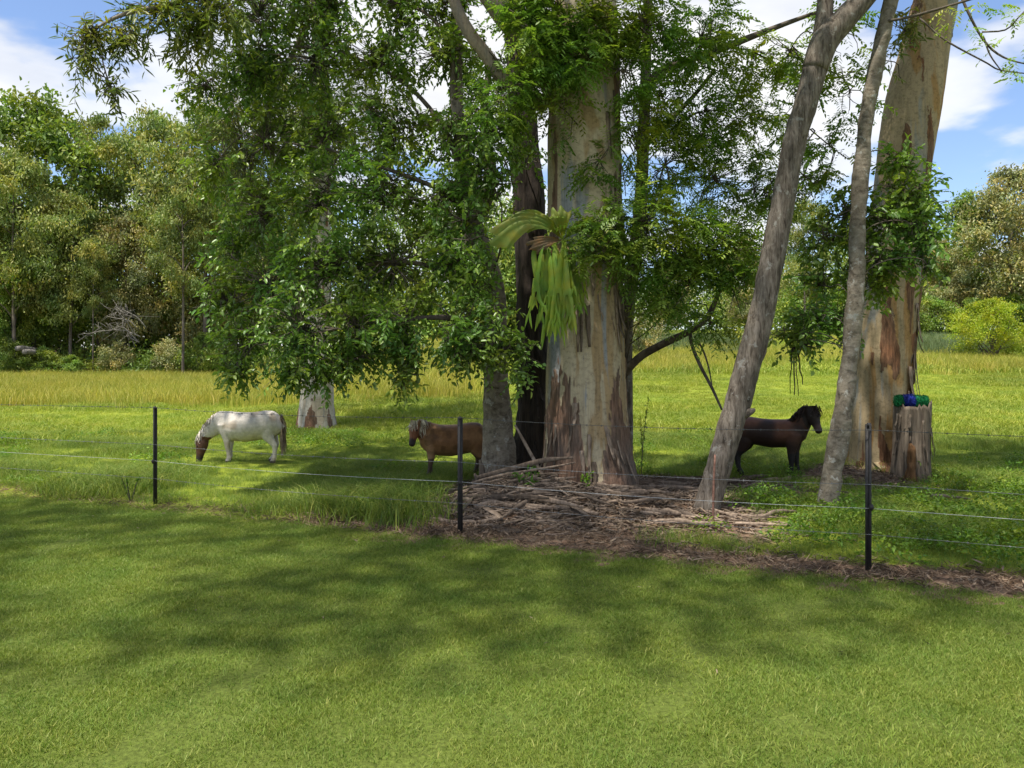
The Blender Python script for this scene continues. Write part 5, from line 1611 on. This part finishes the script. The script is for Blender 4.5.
for q in range(18):
    a = -math.pi / 2 + g.uniform(-1.5, 1.5); o = np.array([math.cos(a), math.sin(a), 0]); zz = g.uniform(0.35, 1.02)
    mb = MB(); A = np.array([sx_ + 0.03 * zz, sd_, z0 + zz]) + o * 0.228
    bark_ribbon(mb, A, A - UP * g.uniform(0.15, 0.45) + o * 0.01, g.uniform(0.01, 0.03), o, g, 0.03); mb.build('splinter', M['stump'], stump)
mb = MB(); V, Q, T, r_ = tube([(sx_ - 0.13, sd_ - 0.21, z0 - 0.02), (sx_ - 0.13, sd_ - 0.23, z0 + 0.2), (sx_ - 0.10, sd_ - 0.22, z0 + 0.38), (sx_ - 0.12, sd_ - 0.2, z0 + 0.5)], [0.075, 0.055, 0.04, 0.01], 24, 40, rough=0.7, nseed=2, nscale=16)
M['rot'] = simple_mat('orange_rotten_wood', (0.06, 0.030, 0.014), (0.20, 0.105, 0.045), 9, 0.95, 0.8, (3, 3, 0.7), 7)
mb.add(V, Q, T).build('rotten_core', M['rot'], stump)
# green and blue shaggy bundle
bz = z0 + 1.0
bun = thing('rolled_bundle', 'green and blue shaggy bundle lying across the top of the stump', 'bundle', (sx_, sd_, bz))
cmats = {'g': simple_mat('green_shaggy_pile', (0.0, 0.07, 0.02), (0.008, 0.18, 0.05), 40, 0.8, 0.8, use_rnd=True), 'b': simple_mat('blue_shaggy_pile', (0.004, 0.010, 0.10), (0.009, 0.022, 0.22), 40, 0.8, 0.8, use_rnd=True)}
for (x0, x1, r0, r1, cm, zz) in ((-0.235, -0.14, 0.055, 0.072, 'g', 0.0), (-0.145, 0.02, 0.072, 0.075, 'b', 0.0), (0.015, 0.215, 0.075, 0.066, 'g', -0.005)):
    mb = MB()
    n_ = 10; xs = np.linspace(x0, x1, n_); e = np.linspace(0, 1, n_)
    rr = (r0 + (r1 - r0) * e) * np.where((e < 0.1) | (e > 0.9), 0.9, 1.0)
    if x0 < -0.2: rr[0] *= 0.55
    if x1 > 0.2: rr[-1] *= 0.5
    P_ = np.stack([sx_ + xs, np.full(n_, sd_ - 0.03), np.full(n_, bz + zz + 0.045)], -1)
    V, Q, T, r_ = tube(P_, rr, 20, None, rough=0.12, nseed=7, nscale=30, zstretch=1)
    mb.add(V, Q, T)
    m_ = 900
    a = g.random(m_) * 6.28; xx = g.uniform(x0, x1, m_); o = np.stack([g.normal(0, 0.3, m_), np.cos(a), np.sin(a)], -1)
    rad = np.interp(xx, xs, rr)
    B0 = np.stack([sx_ + xx, sd_ - 0.03 + np.cos(a) * rad, bz + zz + 0.045 + np.sin(a) * rad], -1)
    mb.add(*leaves(B0, o - UP * 0.4, g.normal(0, 1, (m_, 3)), g.uniform(0.012, 0.03, m_), 0.006))
    mb.build('green_section' if cm == 'g' else 'blue_section', cmats[cm], bun)

# ---- rotten snag by the grey tree, rusty stake
sx2, sy2 = W(487, 480, 9.3)[:2]
sn = thing('broken_snag', 'small splintered grey snag at the foot of the grey tree', 'stump', (sx2, sy2, H1(sx2, sy2)))
for q, (dx, hh_, r0) in enumerate(((-0.05, 0.36, 0.055), (0.02, 0.28, 0.05), (0.08, 0.34, 0.03), (-0.09, 0.2, 0.04))):
    zb = H1(sx2, sy2)
    mb = MB(); mb.add(*tube([(sx2 + dx, sy2 - 0.02 * q, zb - 0.1), (sx2 + dx * 1.1, sy2 - 0.02 * q, zb + hh_ * 0.5), (sx2 + dx * 1.6, sy2 - 0.02, zb + hh_)], [r0, r0 * 0.9, r0 * 0.35], 12, 14, rough=0.3, nseed=q, nscale=16))
    mb.build('splinter', M['stump'], sn)
px_, py_ = W(713, 529, 7.6)[:2]
mb = MB(); mb.add(*tube([(px_, py_, H1(px_, py_) - 0.1), (px_ + 0.005, py_, 0.35), (px_ + 0.02, py_, 0.70)], [0.012, 0.012, 0.010], 6, 8, rough=0.1, nseed=2, nscale=30))
tag(mb.build('rusty_stake', M['rust']), 'thin rusty stake leaning before the leaning trunk', 'stake')

# ================================================================== FALLEN BARK, STICKS
g = np.random.default_rng(77)
strips = []
for q in range(120):
    if q < 60:      # pile left of the gum
        x_, y_ = g.normal(-0.05, 0.42), g.normal(8.35, 0.42); ln = g.uniform(0.35, 1.2)
        ang = g.normal(0.3, 0.85)
        pile = 0.30 * math.exp(-((x_ - 0.1) / 0.6) ** 2 - ((y_ - 8.6) / 0.5) ** 2) * g.random()
    elif q < 85:    # in front of and right of the gum
        x_, y_ = g.normal(1.4, 0.5), g.normal(8.35, 0.45); ln = g.uniform(0.25, 0.8); ang = g.uniform(-1.0, 1.0); pile = 0.06 * g.random()
    else:
        x_, y_ = g.normal(2.1, 0.8), g.normal(9.4, 0.8); ln = g.uniform(0.25, 0.9); ang = g.uniform(-0.9, 0.9); pile = 0.04 * g.random()
    if fence_s(x_, y_) < 0.22:
        continue
    if math.hypot(x_ - 0.94, y_ - 9.6) < 0.55 or math.hypot(x_ + 0.2, y_ - 9.9) < 0.3 or math.hypot(x_ - 2.0, y_ - 8.3) < 0.25:
        continue
    d_ = np.array([math.cos(ang), -math.sin(ang) * 0.8, 0]); s_ = np.linspace(-0.5, 0.5, 6)
    bend = g.normal(0, 0.06)
    P_ = np.array([[x_ + d_[0] * a * ln - d_[1] * bend * math.cos(a * 3), y_ + d_[1] * a * ln + d_[0] * bend * math.cos(a * 3), 0] for a in s_])
    zz = hgt(P_[:, 0], P_[:, 1])
    zc = np.interp(s_, [-0.5, 0.5], [zz[0], zz[-1]])
    P_[:, 2] = np.maximum(zz, zc) + 0.012 + pile * (1 + 0.5 * s_) + 0.012 * np.sin(s_ * 6 + q)
    w_ = g.uniform(0.012, 0.036) if g.random() < 0.7 else g.uniform(0.006, 0.012)
    rr = w_ * np.array([0.55, 0.9, 1.0, 0.95, 0.8, 0.4])
    mb = MB(); mb.add(*tube(P_, rr, 7, 10, rough=0.5, nseed=q, nscale=24, flat=g.uniform(0.12, 0.5), rnd=g.random(), zstretch=1.0))
    if q < 60:
        lab, gr = 'curled bark strip in the heap of shed bark left of the big gum', 'shed bark in the heap'
    elif q < 85:
        lab, gr = 'shed bark strip scattered before the foot of the big gum', 'shed bark before the big gum'
    else:
        lab, gr = 'stick lying in the litter between the big gum and leaning trunk', 'sticks in the litter'
    tag(mb.build('bark_strip' if q < 85 else 'fallen_stick', M['bark_strip'], origin=(float(x_), float(y_), 0.0)), lab, 'bark' if q < 85 else 'stick', gr)
for (A, B_, r0, lab) in (((598, 520, 7.9), (500, 500, 8.5), 0.022, 'long pale stick lying across the front of the bark heap'),
                         ((735, 520, 7.7), (810, 533, 7.55), 0.018, 'straight pale stick on the ground behind the fence near the leaning trunk'),
                         ((640, 512, 8.0), (735, 522, 7.75), 0.014, 'thin stick leading from the big gum towards the leaning trunk'),
                         ((545, 465, 8.9), (515, 425, 9.2), 0.022, 'bare stick propped against the blackened trunk'),
                         ((930, 497, 9.3), (970, 503, 9.1), 0.02, 'pale weathered stick lying in the grass right of the stump')):
    a_, b_ = W(*A), W(*B_)
    for p_ in (a_, b_):
        if lab.startswith('bare'): continue
        p_[2] = H1(p_[0], p_[1]) + 0.03
    if lab.startswith('bare'): a_[2] = H1(a_[0], a_[1]) + 0.1
    mid = (a_ + b_) / 2 + np.array([0, 0.03, 0.0])
    if not lab.startswith('bare'): mid[2] = H1(mid[0], mid[1]) + 0.035
    mb = MB(); mb.add(*tube([a_, mid, b_], [r0, r0 * 0.9, r0 * 0.5], 8, 14, rough=0.15, nseed=5, nscale=16, rnd=0.85))
    tag(mb.build('fallen_stick', M['bark_strip'], origin=(float(a_[0]), float(a_[1]), 0.0)), lab, 'stick', 'fallen sticks')
# small broken pieces, past counting
mb = MB()
for q in range(2600):
    x_, y_ = (g.normal(0.1, 0.6), g.normal(8.5, 0.5)) if q < 1100 else (g.normal(1.7, 1.0), g.normal(8.9, 0.9))
    if fence_s(x_, y_) < 0.15: continue
    a = g.uniform(0, 6.28); ln = g.uniform(0.06, 0.26); d_ = np.array([math.cos(a), math.sin(a), g.normal(0, 0.2)]) * ln / 2
    c = np.array([x_, y_, H1(x_, y_) + 0.01 + 0.22 * g.random() * math.exp(-((x_ - 0.1) / 0.6) ** 2 - ((y_ - 8.6) / 0.5) ** 2)])
    w_ = g.uniform(0.003, 0.014)
    mb.add(*tube([c - d_, c + np.array([0, 0, 0.01]), c + d_], [w_, w_, w_ * 0.5], 5, None, flat=0.5, rnd=g.random()))
tag(mb.build('bark_debris', M['bark_strip']), 'small broken bark and twigs around the big gum', 'debris', kind='stuff')

# ================================================================== SMALL PLANTS
def seedling(name, label, px, py, d, h, nst, nl, ls, spread, mat, seed, group=None):
    g = np.random.default_rng(seed)
    b = W(px, py, d); b[2] = H1(b[0], b[1])
    t = thing(name, label, 'plant', b, group)
    lf = MB()
    for q in range(nst):
        tip = b + np.array([g.normal(0, spread), g.normal(0, spread), h * g.uniform(0.6, 1.0)])
        mb = MB(); mid = (b + tip) / 2 + g.normal(0, 0.03, 3)
        mb.add(*tube([b - UP * 0.03, mid, tip], [0.006, 0.005, 0.002], 5, 8)); mb.build('stem', M['limb_bark'], t)
        ln = resample(np.array([b, mid, tip]), nl + 3)[3:]
        k_ = len(ln) * 2
        P_ = np.repeat(ln, 2, 0)
        lf.add(*leaves(P_, g.normal(0, 0.8, (k_, 3)) + UP * 0.15, UP + g.normal(0, 0.4, (k_, 3)), ls * g.uniform(0.6, 1.2, k_), ls * 0.45))
    o = lf.build('foliage', mat, t, smooth=False); o['kind'] = 'stuff'


seedling('young_shoot', 'bright green leafy shoot on the bark heap before the big gum', 533, 492, 8.7, 0.26, 7, 9, 0.07, 0.14, M['leaf_bright'], 1)
seedling('young_shoot', 'small bright green shoot right under the big gum', 588, 488, 8.85, 0.18, 4, 7, 0.06, 0.08, M['leaf_bright'], 2)
seedling('tall_weed', 'tall thin weed standing alone right of the big gum', 641, 473, 11.2, 1.15, 2, 22, 0.06, 0.04, M['leaf_mid'], 3)
seedling('small_weed', 'small leafy weed growing at the foot of the stump', 912, 486, 10.6, 0.3, 5, 8, 0.05, 0.08, M['leaf_mid'], 4)
seedling('tall_weed', 'spindly weed beside the leftmost fence post', 131, 500, 9.1, 0.34, 3, 10, 0.04, 0.05, M['weed'], 6)
